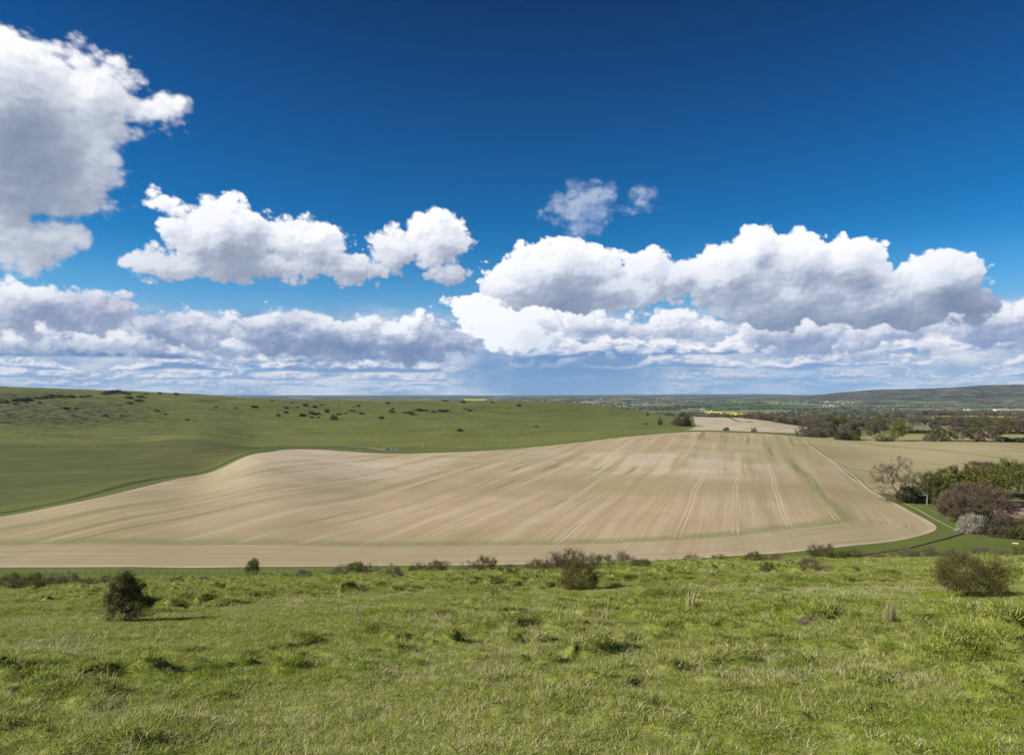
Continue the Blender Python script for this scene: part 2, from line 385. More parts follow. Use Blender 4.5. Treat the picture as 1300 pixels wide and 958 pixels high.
# ------------------------------------------------------------------ the lie of the land
# per bearing: (depth in metres, height relative to the eye).  Read as: hillside, brow, valley floor,
# spur with the arable field, dry valley, downs, vale, far ridge.
def zz(y, Y): return -(y - HY) / F * Y
PROF = {
 -700: [(236, 719, 0), (335, 655, 0), (600, 602, 0), (900, 565, 0), (1300, 506, 0), (1600, 470, 0), (2300, 452, 0), (4000, 480, 0), (9000, 505, 0), (30000, 503, 0)],
 -100: [(236, 719, 0), (300, 675, 0), (560, 606, 0), (860, 567, 0), (1250, 512, 0), (1600, 486, 0), (1900, 486, 0), (3000, 505, 0), (9000, 512, 0), (30000, 503, 0)],
 0:    [(236, 720, 0), (340, 655, 0), (600, 601, 0), (900, 563, 0), (1250, 518, 0), (1700, 491, 0), (1900, 491, 0), (3000, 507, 0), (9000, 512, 0), (30000, 503, 0)],
 150:  [(238, 720, 0), (400, 625, 0), (640, 592, 0), (900, 562, 0), (1250, 526, 0), (1800, 496, 0), (2100, 497, 0), (3200, 509, 0), (9000, 513, 0), (30000, 503, 0)],
 250:  [(240, 720, 0), (390, 632, 0), (560, 600, 0), (820, 566, 0), (1250, 530, 0), (1800, 500.5, 0), (2100, 503, 0), (3200, 512, 0), (9000, 511, 0), (30000, 502.3, 0)],
 330:  [(240, 720, 0), (390, 630, 0), (640, 575, 0), (740, 573, 0), (900, 566, 0), (1300, 533, 0), (1700, 507, 0), (2000, 507, 0), (3300, 516, 0), (9000, 509.5, 0), (30000, 502, 0)],
 480:  [(240, 719, 0), (420, 632, 0), (640, 583, 0), (730, 574.5, 0), (900, 566, 0), (1300, 533, 0), (1850, 509, 0), (2150, 511, 0), (3400, 521, 0), (9000, 509.5, 0), (30000, 502, 0)],
 650:  [(241, 717, 0), (430, 628, 0), (640, 584, 0), (800, 568, 0), (1000, 556, 0), (1400, 530, 0), (1900, 509.5, 0), (2250, 514, 0), (3600, 524, 0), (9000, 510, 0), (30000, 502, 0)],
 740:  [(243, 715, 0), (450, 622, 0), (700, 576, 0), (840, 559, 0), (1100, 547, 0), (1500, 529, 0), (1900, 512.5, 0), (2250, 517, 0), (3700, 525, 0), (9000, 510, 0), (30000, 501.5, 0)],
 800:  [(244, 713, 0), (460, 618, 0), (700, 572, 0), (880, 552, 0), (1150, 543, 0), (1500, 530, 0), (1800, 520, 0), (2200, 524, 0), (3700, 526, 0), (9000, 510.5, 0), (30000, 501, 0)],
 880:  [(246, 708, 0), (480, 610, 0), (750, 563, 0), (930, 546.5, 0), (1060, 546, 0), (1400, 535, 0), (1750, 529, 0), (2300, 530, 0), (3400, 529, 0), (9000, 511, 0), (30000, 501, 0)],
 960:  [(249, 703, 0), (480, 610, 0), (750, 563, 0), (880, 549, 0), (1030, 547.5, 0), (1400, 537, 0), (1750, 531, 0), (2400, 531.5, 0), (3500, 528.5, 0), (9000, 511, 0), (12500, 507, 0), (30000, 500.5, 0)],
 1040: [(252, 700, 0), (480, 612, 0), (750, 566, 0), (860, 554, 0), (1200, 546.5, 0), (1700, 541, 0), (2500, 534, 0), (3500, 528.5, 0), (9500, 510, 0), (13000, 501.0, 0), (16000, 502, 0), (30000, 501.5, 0)],
 1120: [(262, 696, 0), (480, 618, 0), (700, 576, 0), (820, 558, 0), (1200, 548, 0), (1700, 542, 0), (2500, 535, 0), (3500, 528.5, 0), (9800, 509.5, 0), (12500, 494.5, 0), (16000, 499, 0), (30000, 501.5, 0)],
 1200: [(272, 689, 0), (440, 628, 0), (640, 585, 0), (780, 560, 0), (1200, 548, 0), (1700, 542, 0), (2500, 535, 0), (3500, 528.5, 0), (9400, 510, 0), (12000, 492.5, 0), (16000, 497, 0), (30000, 501.5, 0)],
 1300: [(276, 688, 0), (440, 632, 0), (620, 590, 0), (760, 562, 0), (1200, 549, 0), (1700, 543, 0), (2500, 536, 0), (3500, 529.5, 0), (9000, 511, 0), (11500, 488.5, 0), (16000, 494, 0), (30000, 501.5, 0)],
 1500: [(280, 688, 0), (440, 636, 0), (620, 593, 0), (760, 565, 0), (1200, 550, 0), (1700, 544, 0), (2500, 537, 0), (3500, 530.5, 0), (9000, 511, 0), (11000, 486, 0), (16000, 492, 0), (30000, 501.5, 0)],
 2400: [(290, 700, 0), (440, 650, 0), (620, 605, 0), (760, 575, 0), (1200, 555, 0), (1700, 548, 0), (2500, 540, 0), (3500, 533, 0), (9000, 512, 0), (11000, 490, 0), (16000, 492, 0), (30000, 501.5, 0)],
}
BROW = [(-700, 0.300), (-100, 0.284), (0, 0.280), (300, 0.271), (500, 0.263), (700, 0.256), (900, 0.245), (1100, 0.240), (1300, 0.234), (1500, 0.228), (2400, 0.21)]
def pchip(x, y, xi):
    h = np.diff(x); d = np.diff(y) / h
    m = np.zeros_like(y)
    same = d[:-1] * d[1:] > 0
    w1 = 2 * h[1:] + h[:-1]; w2 = h[1:] + 2 * h[:-1]
    with np.errstate(divide='ignore', invalid='ignore'):
        m[1:-1] = np.where(same, (w1 + w2) / (w1 / d[:-1] + w2 / d[1:]), 0)
    m[0] = d[0]; m[-1] = d[-1]
    k = np.clip(np.searchsorted(x, xi) - 1, 0, len(x) - 2); t = (xi - x[k]) / h[k]
    t = np.clip(t, 0, 1)
    return (y[k] * (1 + 2 * t) * (1 - t) ** 2 + h[k] * m[k] * t * (1 - t) ** 2 + y[k + 1] * t * t * (3 - 2 * t) + h[k] * m[k + 1] * t * t * (t - 1))
LR = np.linspace(math.log(1.0), math.log(60000), 1200)
_cols = sorted(PROF); _tab = []
for cx_ in _cols:
    th_ = math.atan((cx_ - CX) / F); c_ = math.cos(th_)
    tb = np.interp(cx_, [b[0] for b in BROW], [b[1] for b in BROW]) * c_       # tan below horizon of the brow, per metre of radius
    s_ = tb - 1.7 / 92.0
    pts = [(1.0, -1.7 - s_ * 1.0), (30, -1.7 - s_ * 30 + 0.1), (60, -1.7 - s_ * 60 + 0.15), (92, -1.7 - s_ * 92), (125, -1.7 - (s_ + 0.035) * 125)]
    p0_ = PROF[cx_]
    zf = zz(p0_[0][1], p0_[0][0])
    pts.append((max(p0_[0][0] / c_ * 0.80, 170), None)); k_ = len(pts) - 1
    for (Y_, y_, _) in p0_: pts.append((Y_ / c_, zz(y_, Y_)))
    pts[k_] = (pts[k_][0], min(-1.7 - (s_ + 0.052) * pts[k_][0], zf + 0.0) if -1.7 - (s_ + 0.045) * pts[k_][0] > zf else zf)
    pts.append((60000.0, pts[-1][1] * 2.0 - 5))
    lr = np.log([p[0] for p in pts]); tt = np.array([(p[1] + 1.7) / p[0] for p in pts])
    _tab.append(pchip(lr, tt, LR))
_tab = np.array(_tab); _cth = np.array([math.atan((c - CX) / F) for c in _cols])
# smooth resample over bearings
TH = np.linspace(_cth[0], _cth[-1], 600)
_T2 = np.array([pchip(_cth, _tab[:, j], TH) for j in range(len(LR))]).T
# light blur over bearing
for _ in range(6):
    _T2[1:-1] = (_T2[:-2] + 2 * _T2[1:-1] + _T2[2:]) / 4

def ground(X, Y, fine=False):
    X = np.asarray(X, float); Y = np.asarray(Y, float)
    r = np.hypot(X, Y); th = np.arctan2(X, Y)
    behind = np.abs(th) > 1.2
    tf = (np.clip(th, TH[0], TH[-1]) - TH[0]) / (TH[-1] - TH[0]) * (len(TH) - 1)
    lf = (np.log(np.clip(r, 1.0, 59999)) - LR[0]) / (LR[-1] - LR[0]) * (len(LR) - 1)
    i = np.clip(tf.astype(int), 0, len(TH) - 2); j = np.clip(lf.astype(int), 0, len(LR) - 2)
    a = tf - i; b = lf - j
    t = (_T2[i, j] * (1 - a) + _T2[i + 1, j] * a) * (1 - b) + (_T2[i, j + 1] * (1 - a) + _T2[i + 1, j + 1] * a) * b
    # behind the viewer the hillside levels off towards the top of the down
    w = sstep(np.abs(th), 1.15, 2.4)
    t = t * (1 - w) + w * 0.02
    z = -1.7 + t * r
    # undulations
    dn = sstep(r, 900, 1500) * (1 - sstep(r, 2300, 3500)) * (1 - sstep(th, 0.05, 0.2))
    z = z + dn * (fbm(X / 140, Y / 140, 4, 5, 0.55) * 7)
    z = z + sstep(r, 7500, 9500) * (1 - sstep(r, 14000, 18000)) * sstep(th, 0.33, 0.46) * (fbm(X / 900, Y / 900, 4, 15, 0.6)) * 75 * sstep(z, -112, -50)
    z = z + sstep(r, 4000, 9000) * fbm(X / 1500, Y / 1500, 3, 25) * 18
    z = z + sstep(r, 14000, 26000) * fbm(X / 2600, Y / 2600, 3, 35) * 60
    z = z + fbm(X / 60, Y / 60, 3, 45) * 0.9 * sstep(r, 18, 60) * (1 - 0.4 * sstep(r, 90, 200))
    if fine:
        z = z + tussock(X, Y, r)
    return z

def tussock(X, Y, r):
    """hummocky, unevenly grazed turf"""
    f = 1 - sstep(r, 110, 190)
    wx = X + 0.5 * fbm(X / 1.3, Y / 1.3, 2, 61); wy = Y + 0.5 * fbm(X / 1.3, Y / 1.3, 2, 71)
    a = np.clip(fbm(wx / 1.15, wy / 0.95, 3, 51) * 2.6 - 0.14, 0, 1)
    b = np.clip(fbm(wx / 0.55, wy / 0.45, 2, 81) * 2.0 - 0.05, 0, 1)
    m = np.clip(fbm(X / 7, Y / 7, 2, 91) * 2 + 0.6, 0.15, 1.2)
    return f * m * (a * 0.52 + b * 0.32 + fbm(X / 0.2, Y / 0.2, 2, 99) * 0.035)

def px_ground(x, y, rmin=3.0, rmax=40000.0):
    """where the line of sight to a photo pixel meets the land (first hit); returns X, Y, Z"""
    u = (x - CX) / F; t = -(y - HY) / F
    Ys = np.exp(np.linspace(math.log(rmin), math.log(rmax), 6000))
    z = ground(Ys * u, Ys)
    k = np.nonzero(z > t * Ys)[0]
    if len(k) == 0: k = [np.argmin(t * Ys - z)]
    k = max(int(k[0]), 1)
    a0 = t * Ys[k - 1] - z[k - 1]; a1 = t * Ys[k] - z[k]
    f = 0.5 if a0 == a1 else min(max(a0 / (a0 - a1), 0), 1)
    Yv = Ys[k - 1] + (Ys[k] - Ys[k - 1]) * f
    return Yv * u, Yv, float(ground(Yv * u, Yv))

def poly_sdf(P, X, Y):
    """signed distance to a polygon, positive inside"""
    P = np.asarray(P, float); n = len(P)
    d = np.full(X.shape, 1e12); ins = np.zeros(X.shape, bool)
    for i in range(n):
        x0, y0 = P[i]; x1, y1 = P[(i + 1) % n]
        ex, ey = x1 - x0, y1 - y0
        t = np.clip(((X - x0) * ex + (Y - y0) * ey) / (ex * ex + ey * ey + 1e-9), 0, 1)
        d = np.minimum(d, (X - x0 - t * ex) ** 2 + (Y - y0 - t * ey) ** 2)
        c = ((y0 <= Y) & (y1 > Y)) | ((y1 <= Y) & (y0 > Y))
        if ey != 0: ins ^= c & (X < x0 + (Y - y0) / ey * ex)
    d = np.sqrt(d)
    return np.where(ins, d, -d)

def smooth_poly(P, n=8):
    """Catmull-Rom resample of a closed outline"""
    P = np.asarray(P, float); N = len(P); out = []
    for i in range(N):
        a, b, c, d = P[i - 1], P[i], P[(i + 1) % N], P[(i + 2) % N]
        for k in range(n):
            t = k / n
            out.append(0.5 * ((2 * b) + (-a + c) * t + (2 * a - 5 * b + 4 * c - d) * t * t + (-a + 3 * b - 3 * c + d) * t ** 3))
    return np.array(out)

# outline of the big arable field (plan view, from sight lines onto the land)
def outline(pxs, rmin=200.0):
    out = []
    for p in pxs:
        x, y = p[0], p[1]
        if len(p) > 2: Yv = p[2]; out.append(((x - CX) / F * Yv, Yv))
        else:
            X_, Y_, _ = px_ground(x, y, rmin); out.append((X_, Y_))
    return out
NEAR = 205.0
FIELD = outline([(-300, 718), (-120, 719), (0, 720), (200, 720), (400, 719), (560, 717.5), (700, 715.5), (850, 710), (950, 704), (1030, 698), (1100, 690.5), (1150, 684),
                 (1180, 676), (1189, 669), (1177, 660), (1149, 645), (1112, 626), (1080, 604), (1050, 580), (1030, 566), (1013, 554.3),
                 (960, 550.0), (900, 548.0), (860, 549), (800, 554), (740, 561), (680, 567.2), (620, 571.8), (560, 574.5), (500, 575.8), (455, 573.8),
                 (400, 570.5), (360, 571.0), (330, 575), (290, 590), (230, 607), (150, 626), (60, 645), (0, 656), (-120, 672), (-300, 690)], NEAR)
FIELD2 = outline([(1112, 625.3), (1148, 630), (1300, 622), (1500, 625, 430), (1800, 620, 500), (1600, 572), (1300, 561.5), (1200, 559.5), (1100, 556), (1015.5, 553.6), (1031, 565.3),
                  (1051, 579.6), (1081, 603)], NEAR)
def spts(P, n): return smooth_poly(P, n)
FIELD_S = spts(FIELD, 6)
FIELD2_S = np.array(FIELD2)
PALE = np.array(outline([(877, 548.0, 990), (868, 546.0), (884, 540), (881, 532), (878, 527.0), (905, 526.0), (950, 529), (1000, 532.5), (1022, 536), (1021, 549), (1000, 550.5), (960, 548.2), (920, 546.8)], 940.0))
PALE_S = smooth_poly(PALE, 4)
# ------------------------------------------------------------------ ground sheet: one polar grid reaching the horizon
def mesh_from_grid(name, V, nx, ny, wrap=False, skip=None):
    i = np.arange(ny - 1)[:, None] * nx; j = np.arange(nx if wrap else nx - 1)[None, :]; j2 = (j + 1) % nx
    q = np.stack([i + j, i + j2, i + nx + j2, i + nx + j], -1).reshape(-1, 4)
    if skip is not None: q = q[~skip(V[q].mean(1))]
    me = bpy.data.meshes.new(name)
    me.vertices.add(len(V)); me.vertices.foreach_set('co', V.astype(np.float32).ravel())
    me.loops.add(q.size); me.loops.foreach_set('vertex_index', q.ravel().astype(np.int32))
    me.polygons.add(len(q)); me.polygons.foreach_set('loop_start', np.arange(0, q.size, 4, dtype=np.int32))
    me.polygons.foreach_set('use_smooth', np.ones(len(q), bool))
    me.update()
    return me
def fattr(me, name, vals):
    a = me.attributes.new(name, 'FLOAT', 'POINT'); a.data.foreach_set('value', np.asarray(vals, np.float32).ravel())

def material(name):
    m = bpy.data.materials.new(name); m.use_nodes = True; t = m.node_tree; t.nodes.clear(); g = G(t, ALB)
    bs = g.new('ShaderNodeBsdfPrincipled'); bs.inputs['Roughness'].default_value = 0.9
    bs.inputs['Specular IOR Level'].default_value = 0.15
    o = g.new('ShaderNodeOutputMaterial'); t.links.new(bs.outputs[0], o.inputs[0])
    return m, g, bs
def simple(name, col, rough=0.8, spec=0.2, var=0.0, scale=8.0):
    m, g, bs = material(name); bs.inputs['Roughness'].default_value = rough; bs.inputs['Specular IOR Level'].default_value = spec
    if var:
        p = S(g, g.new('ShaderNodeTexCoord').outputs['Object'])
        n = g.noise(p, scale, 4, 0.6)
        c = g.mix(g.ramp(n, 0.3, 0.7), tuple(k * (1 - var) for k in col[:3]) + (1,), tuple(min(k * (1 + var), 1) for k in col[:3]) + (1,))
        g.put(bs.inputs['Base Color'], c)
    else: bs.inputs['Base Color'].default_value = g.col(tuple(col[:3])) + (1,)
    return m

def ground_material():
    m, g, bs = material('downland turf and far farmland')
    P = S(g, g.new('ShaderNodeNewGeometry').outputs['Position'])
    zone = g.attr('zone_near'); sdf = g.attr('field_edge')
    x, y, z = g.sep(P); flat = g.xyz(x, y, 0.0)
    # --- near turf
    n1 = g.noise(flat, 0.35, 5, 0.6); n2 = g.noise(flat, 2.2, 5, 0.65); n3 = g.noise(flat, 14.0, 4, 0.7); n4 = g.noise(flat, 0.07, 3, 0.5)
    turf = g.cramp(n2 * 0.6 + n3 * 0.4, [(0.32, (0.10, 0.12, 0.018, 1)), (0.46, (0.175, 0.20, 0.033, 1)), (0.58, (0.25, 0.265, 0.065, 1)), (0.72, (0.36, 0.34, 0.14, 1))])
    lush = g.cramp(n3, [(0.3, (0.07, 0.10, 0.013, 1)), (0.7, (0.135, 0.17, 0.028, 1))])
    near = g.mix(g.ramp(n1, 0.50, 0.66), turf, lush)
    # --- valley and downs pasture
    m1 = g.noise(flat, 0.011, 5, 0.6); m2 = g.noise(flat * (1, 2.6, 1), 0.05, 5, 0.65); m3 = g.noise(flat * (0.5, 1, 1), 0.22, 5, 0.7)
    m4 = g.noise(flat * (0.35, 1.6, 1), 0.03, 6, 0.7)
    rough_ = g.attr('rough_down')
    past = g.cramp(m1 * 0.25 + m2 * 0.2 + m3 * 0.25 + m4 * 0.3, [(0.41, (0.090, 0.108, 0.020, 1)), (0.50, (0.135, 0.152, 0.028, 1)), (0.585, (0.195, 0.185, 0.052, 1))])
    down = g.cramp(m2 * 0.25 + m3 * 0.3 + m4 * 0.3 + m1 * 0.15, [(0.425, (0.030, 0.036, 0.010, 1)), (0.46, (0.090, 0.103, 0.020, 1)), (0.53, (0.135, 0.148, 0.032, 1)), (0.61, (0.215, 0.19, 0.075, 1))])
    past = g.mix(rough_, past, down)
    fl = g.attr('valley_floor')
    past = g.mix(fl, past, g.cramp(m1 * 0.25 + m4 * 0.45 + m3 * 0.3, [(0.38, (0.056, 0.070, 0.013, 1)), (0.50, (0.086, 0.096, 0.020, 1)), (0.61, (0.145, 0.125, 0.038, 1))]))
    bd = g.attr('scrubby')
    past = g.mix(bd * g.ramp(g.noise(flat * (1, 1, 1), 0.05, 5, 0.75), 0.47, 0.55), past, (0.022, 0.026, 0.010, 1))
    past = g.mix(g.attr('brown_strip') * 0.8, past, (0.16, 0.125, 0.06, 1))
    lushm = g.attr('lush')
    past = g.mix(lushm, past, g.cramp(m3 * 0.5 + m2 * 0.5, [(0.3, (0.085, 0.110, 0.018, 1)), (0.7, (0.150, 0.175, 0.032, 1))]))
    drk = g.attr('bank')
    past = g.mix(drk * g.ramp(m3, 0.2, 0.6, 0.7, 1.0), past, (0.032, 0.055, 0.010, 1))
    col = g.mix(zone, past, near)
    # --- patchwork of the vale
    q = flat + g.noise(flat, 0.0011, 2, 0.5, out='Color').g.vmath('SCALE', g.noise(flat, 0.0011, 2, 0.5, out='Color'), 260.0)
    vn = g.new('ShaderNodeTexVoronoi', voronoi_dimensions='2D', feature='F1', distance='MANHATTAN')
    g.put(vn.inputs['Vector'], q * (1.0, 0.75, 1.0)); vn.inputs['Scale'].default_value = 0.0024; vn.inputs['Randomness'].default_value = 0.8
    ve = g.new('ShaderNodeTexVoronoi', voronoi_dimensions='2D', feature='DISTANCE_TO_EDGE')
    g.put(ve.inputs['Vector'], q * (1.0, 0.75, 1.0)); ve.inputs['Scale'].default_value = 0.0024; ve.inputs['Randomness'].default_value = 0.8
    cr, cg, cb = g.sepc(S(g, vn.outputs['Color']))
    crop = g.cramp(cr, [(0.0, (0.080, 0.130, 0.040, 1)), (0.20, (0.120, 0.18, 0.050, 1)), (0.40, (0.17, 0.19, 0.070, 1)), (0.53, (0.065, 0.105, 0.045, 1)), (0.64, (0.24, 0.24, 0.11, 1)),
                        (0.76, (0.26, 0.215, 0.13, 1)), (0.87, (0.42, 0.36, 0.24, 1)), (0.965, (0.65, 0.52, 0.03, 1))], 'CONSTANT')
    fine = g.noise(flat, 0.02, 4, 0.6)
    crop = g.mix(g.ramp(fine, 0.2, 0.8, 0.0, 0.25), crop, (0.10, 0.10, 0.05, 1))
    far = g.attr('vale')
    wood = g.noise(flat * (1.0, 0.7, 1), 0.0016, 6, 0.68)
    wn = g.noise(flat, 0.03, 3, 0.6)
    woodc = g.cramp(wn, [(0.3, (0.028, 0.032, 0.012, 1)), (0.5, (0.055, 0.052, 0.022, 1)), (0.72, (0.095, 0.075, 0.045, 1))])
    crop = g.mix(g.ramp(wood + g.attr('far_wood'), 0.575, 0.60), crop, woodc)
    scarp = g.attr('scarp')
    sn = g.noise(flat * (1.3, 0.45, 1), 0.0045, 7, 0.68)
    sc_ = g.cramp(sn, [(0.38, (0.022, 0.022, 0.012, 1)), (0.47, (0.060, 0.058, 0.026, 1)), (0.55, (0.10, 0.092, 0.048, 1)), (0.66, (0.20, 0.175, 0.11, 1))])
    crop = g.mix(scarp, crop, sc_)
    col = g.mix(far, col, crop)
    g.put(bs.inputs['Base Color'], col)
    bmp = g.new('ShaderNodeBump'); bmp.inputs['Strength'].default_value = 0.6; bmp.inputs['Distance'].default_value = 0.05
    g.put(bmp.inputs['Height'], n3); 
    m.node_tree.links.new(bmp.outputs[0], bs.inputs['Normal'])
    bs.inputs['Roughness'].default_value = 1.0
    return m

def build_ground():
    r = [0.6]
    while r[-1] < 43500:
        R_ = r[-1]
        k = 1.06 if R_ < 5 else (1.0055 if R_ < 110 else (1.010 if R_ < 3000 else 1.012))
        r.append(R_ * k)
    r = np.array(r)
    a_in = np.linspace(-0.76, 0.76, GROUND_COLS)
    a_out = np.linspace(0.76, 2 * math.pi - 0.76, 122)[1:-1]
    a = np.concatenate([a_in, a_out])
    A, R_ = np.meshgrid(a, r)
    X = np.sin(A) * R_; Y = np.cos(A) * R_
    Z = ground(X, Y, True)
    Xc, Yc = X.ravel(), Y.ravel()
    s1 = np.full(Xc.shape, -1e3); m = (R_.ravel() > 180) & (R_.ravel() < 1500) & (Yc > 0)
    s1[m] = poly_sdf(FIELD_S, Xc[m], Yc[m])
    s2 = np.full(Xc.shape, -1e3); s2[m] = poly_sdf(FIELD2_S, Xc[m], Yc[m])
    s3 = np.full(Xc.shape, -1e3); m3 = (R_.ravel() > 800) & (R_.ravel() < 2600) & (Yc > 0); s3[m3] = poly_sdf(PALE_S, Xc[m3], Yc[m3])
    Z = Z.ravel()
    rr_ = R_.ravel()
    low = np.maximum(np.maximum(s1, s2), s3)
    Z = Z - sstep(low, 0.5, 6.0) * (0.5 + rr_ * 0.0016)
    V = np.stack([Xc, Yc, Z], -1)
    me = mesh_from_grid('hillside_and_vale', V, len(a), len(r), wrap=True)
    th = np.arctan2(Xc, Yc)
    near = 1 - sstep(rr_ + fbm(Xc / 20, Yc / 20, 2, 7) * 40, 150, 200)
    fattr(me, 'zone_near', near)
    fattr(me, 'field_edge', low)
    Yd = np.maximum(Yc, 1)
    rough = sstep(rr_, 1010, 1120) * (1 - sstep(rr_, 2600, 3200)) * (1 - sstep(th, 0.12, 0.24)) * (0.45 + 0.55 * (1 - sstep(th, -0.45, -0.25)))
    fattr(me, 'rough_down', rough)
    # richer grass on the valley floor and along the field
    lush = (1 - sstep(rr_, 420, 520)) * sstep(rr_, 190, 215) * (1 - sstep(s1, 0, 3))
    lush = np.maximum(lush, sstep(s1, -40, -26) * (1 - sstep(s1, -4, 0)) * 0.7 * sstep(rr_, 250, 300))
    fattr(me, 'lush', lush)
    bank = sstep(s1, -21, -17) * (1 - sstep(s1, -13.5, -10)) * sstep(-th, 0.20, 0.34) * sstep(Yc, 262, 300)
    bank = np.maximum(bank, sstep(s1, -7.0, -4.0) * (1 - sstep(s1, -2, -0.5)) * 0.55 * sstep(Yc, 600, 700) * sstep(-th, -0.25, 0.0))
    fattr(me, 'bank', bank)
    fattr(me, 'brown_strip', sstep(s1, -10, -7) * (1 - sstep(s1, -2, -0.5)) * sstep(-th, 0.20, 0.34) * sstep(Yc, 262, 300))
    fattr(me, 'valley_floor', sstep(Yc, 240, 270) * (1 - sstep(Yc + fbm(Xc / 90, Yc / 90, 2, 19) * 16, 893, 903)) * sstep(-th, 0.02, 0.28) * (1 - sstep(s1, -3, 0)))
    pxv = CX + F * np.tan(np.clip(th, -1.2, 1.2)); pyv = HY - F * Z / np.maximum(Yc, 1)
    scr = sstep(pyv, 507, 514) * (1 - sstep(pyv, 534, 548)) * (1 - sstep(pxv, 120, 260)) * 1.0 + (1 - sstep(pyv, 506, 509)) * sstep(pyv, 496, 500) * (1 - sstep(pxv, 60, 110)) * 1.0 + 0.25 * (1 - sstep(pyv, 520, 535)) * sstep(pxv, 250, 330)
    fattr(me, 'scrubby', np.clip(scr, 0, 1) * (Yc > 1000) * (Yc < 2600))
    vale = sstep(rr_ + fbm(Xc / 300, Yc / 300, 2, 17) * 300 - sstep(-th, -0.16, -0.06) * 1400, 1850, 2000)
    vale = np.maximum(vale, sstep(Yc, 1250, 1350) * sstep(th, 0.36, 0.42) )
    fattr(me, 'vale', vale)
    fattr(me, 'far_wood', sstep(rr_, 6000, 15000) * 0.13)
    fattr(me, 'scarp', sstep(rr_, 9000, 10500) * sstep(th, 0.36, 0.45) * sstep(Z, -104, -85))
    me.materials.append(ground_material())
    ob = bpy.data.objects.new('hillside_and_vale', me); C.objects.link(ob); tag(ob, kind='structure')
    return ob
GROUND_COLS = 900
build_ground()

# ------------------------------------------------------------------ arable sheets lying on the land
def sheet(name, poly, cell, mat, lift=0.05, kind='structure', label=None, cat=None, extra=None):
    poly = np.asarray(poly, float)
    # even spacing along the edge
    E_ = []
    for i in range(len(poly)):
        p, q = poly[i], poly[(i + 1) % len(poly)]; n = max(1, int(np.hypot(*(q - p)) / cell))
        for k in range(n): E_.append(p + (q - p) * k / n)
    E_ = np.array(E_)
    x0, y0 = E_.min(0); x1, y1 = E_.max(0)
    gx, gy = np.meshgrid(np.arange(x0, x1, cell), np.arange(y0, y1, cell))
    gx = gx + (np.arange(gx.shape[0]) % 2)[:, None] * cell * 0.5
    gx, gy = gx.ravel(), gy.ravel()
    ins = poly_sdf(poly, gx, gy) > cell * 0.45
    pts = [Vector(p) for p in E_] + [Vector((a, b)) for a, b in zip(gx[ins], gy[ins])]
    n = len(E_)
    vs, es, fs, *_ = delaunay_2d_cdt(pts, [(i, (i + 1) % n) for i in range(n)], [], 1, 1e-4)
    vv = np.array([(v.x, v.y) for v in vs])
    z = ground(vv[:, 0], vv[:, 1])
    s_ = poly_sdf(poly, vv[:, 0], vv[:, 1])
    z = z + lift
    me = bpy.data.meshes.new(name)
    fs = [f for f in fs if len(f) == 3]
    cen = vv[np.array(fs)].mean(1)
    keep = poly_sdf(poly, cen[:, 0], cen[:, 1]) > 0
    fs = [f for f, k in zip(fs, keep) if k]
    me.from_pydata([(a, b, c) for (a, b), c in zip(vv, z)], [], fs)
    me.polygons.foreach_set('use_smooth', np.ones(len(me.polygons), bool))
    fattr(me, 'edge', s_)
    if extra: extra(me, vv)
    me.materials.append(mat)
    o = bpy.data.objects.new(name, me); C.objects.link(o)
    if me.polygons and me.polygons[0].normal.z < 0: me.flip_normals()
    tag(o, label, cat, kind=kind)
    return o

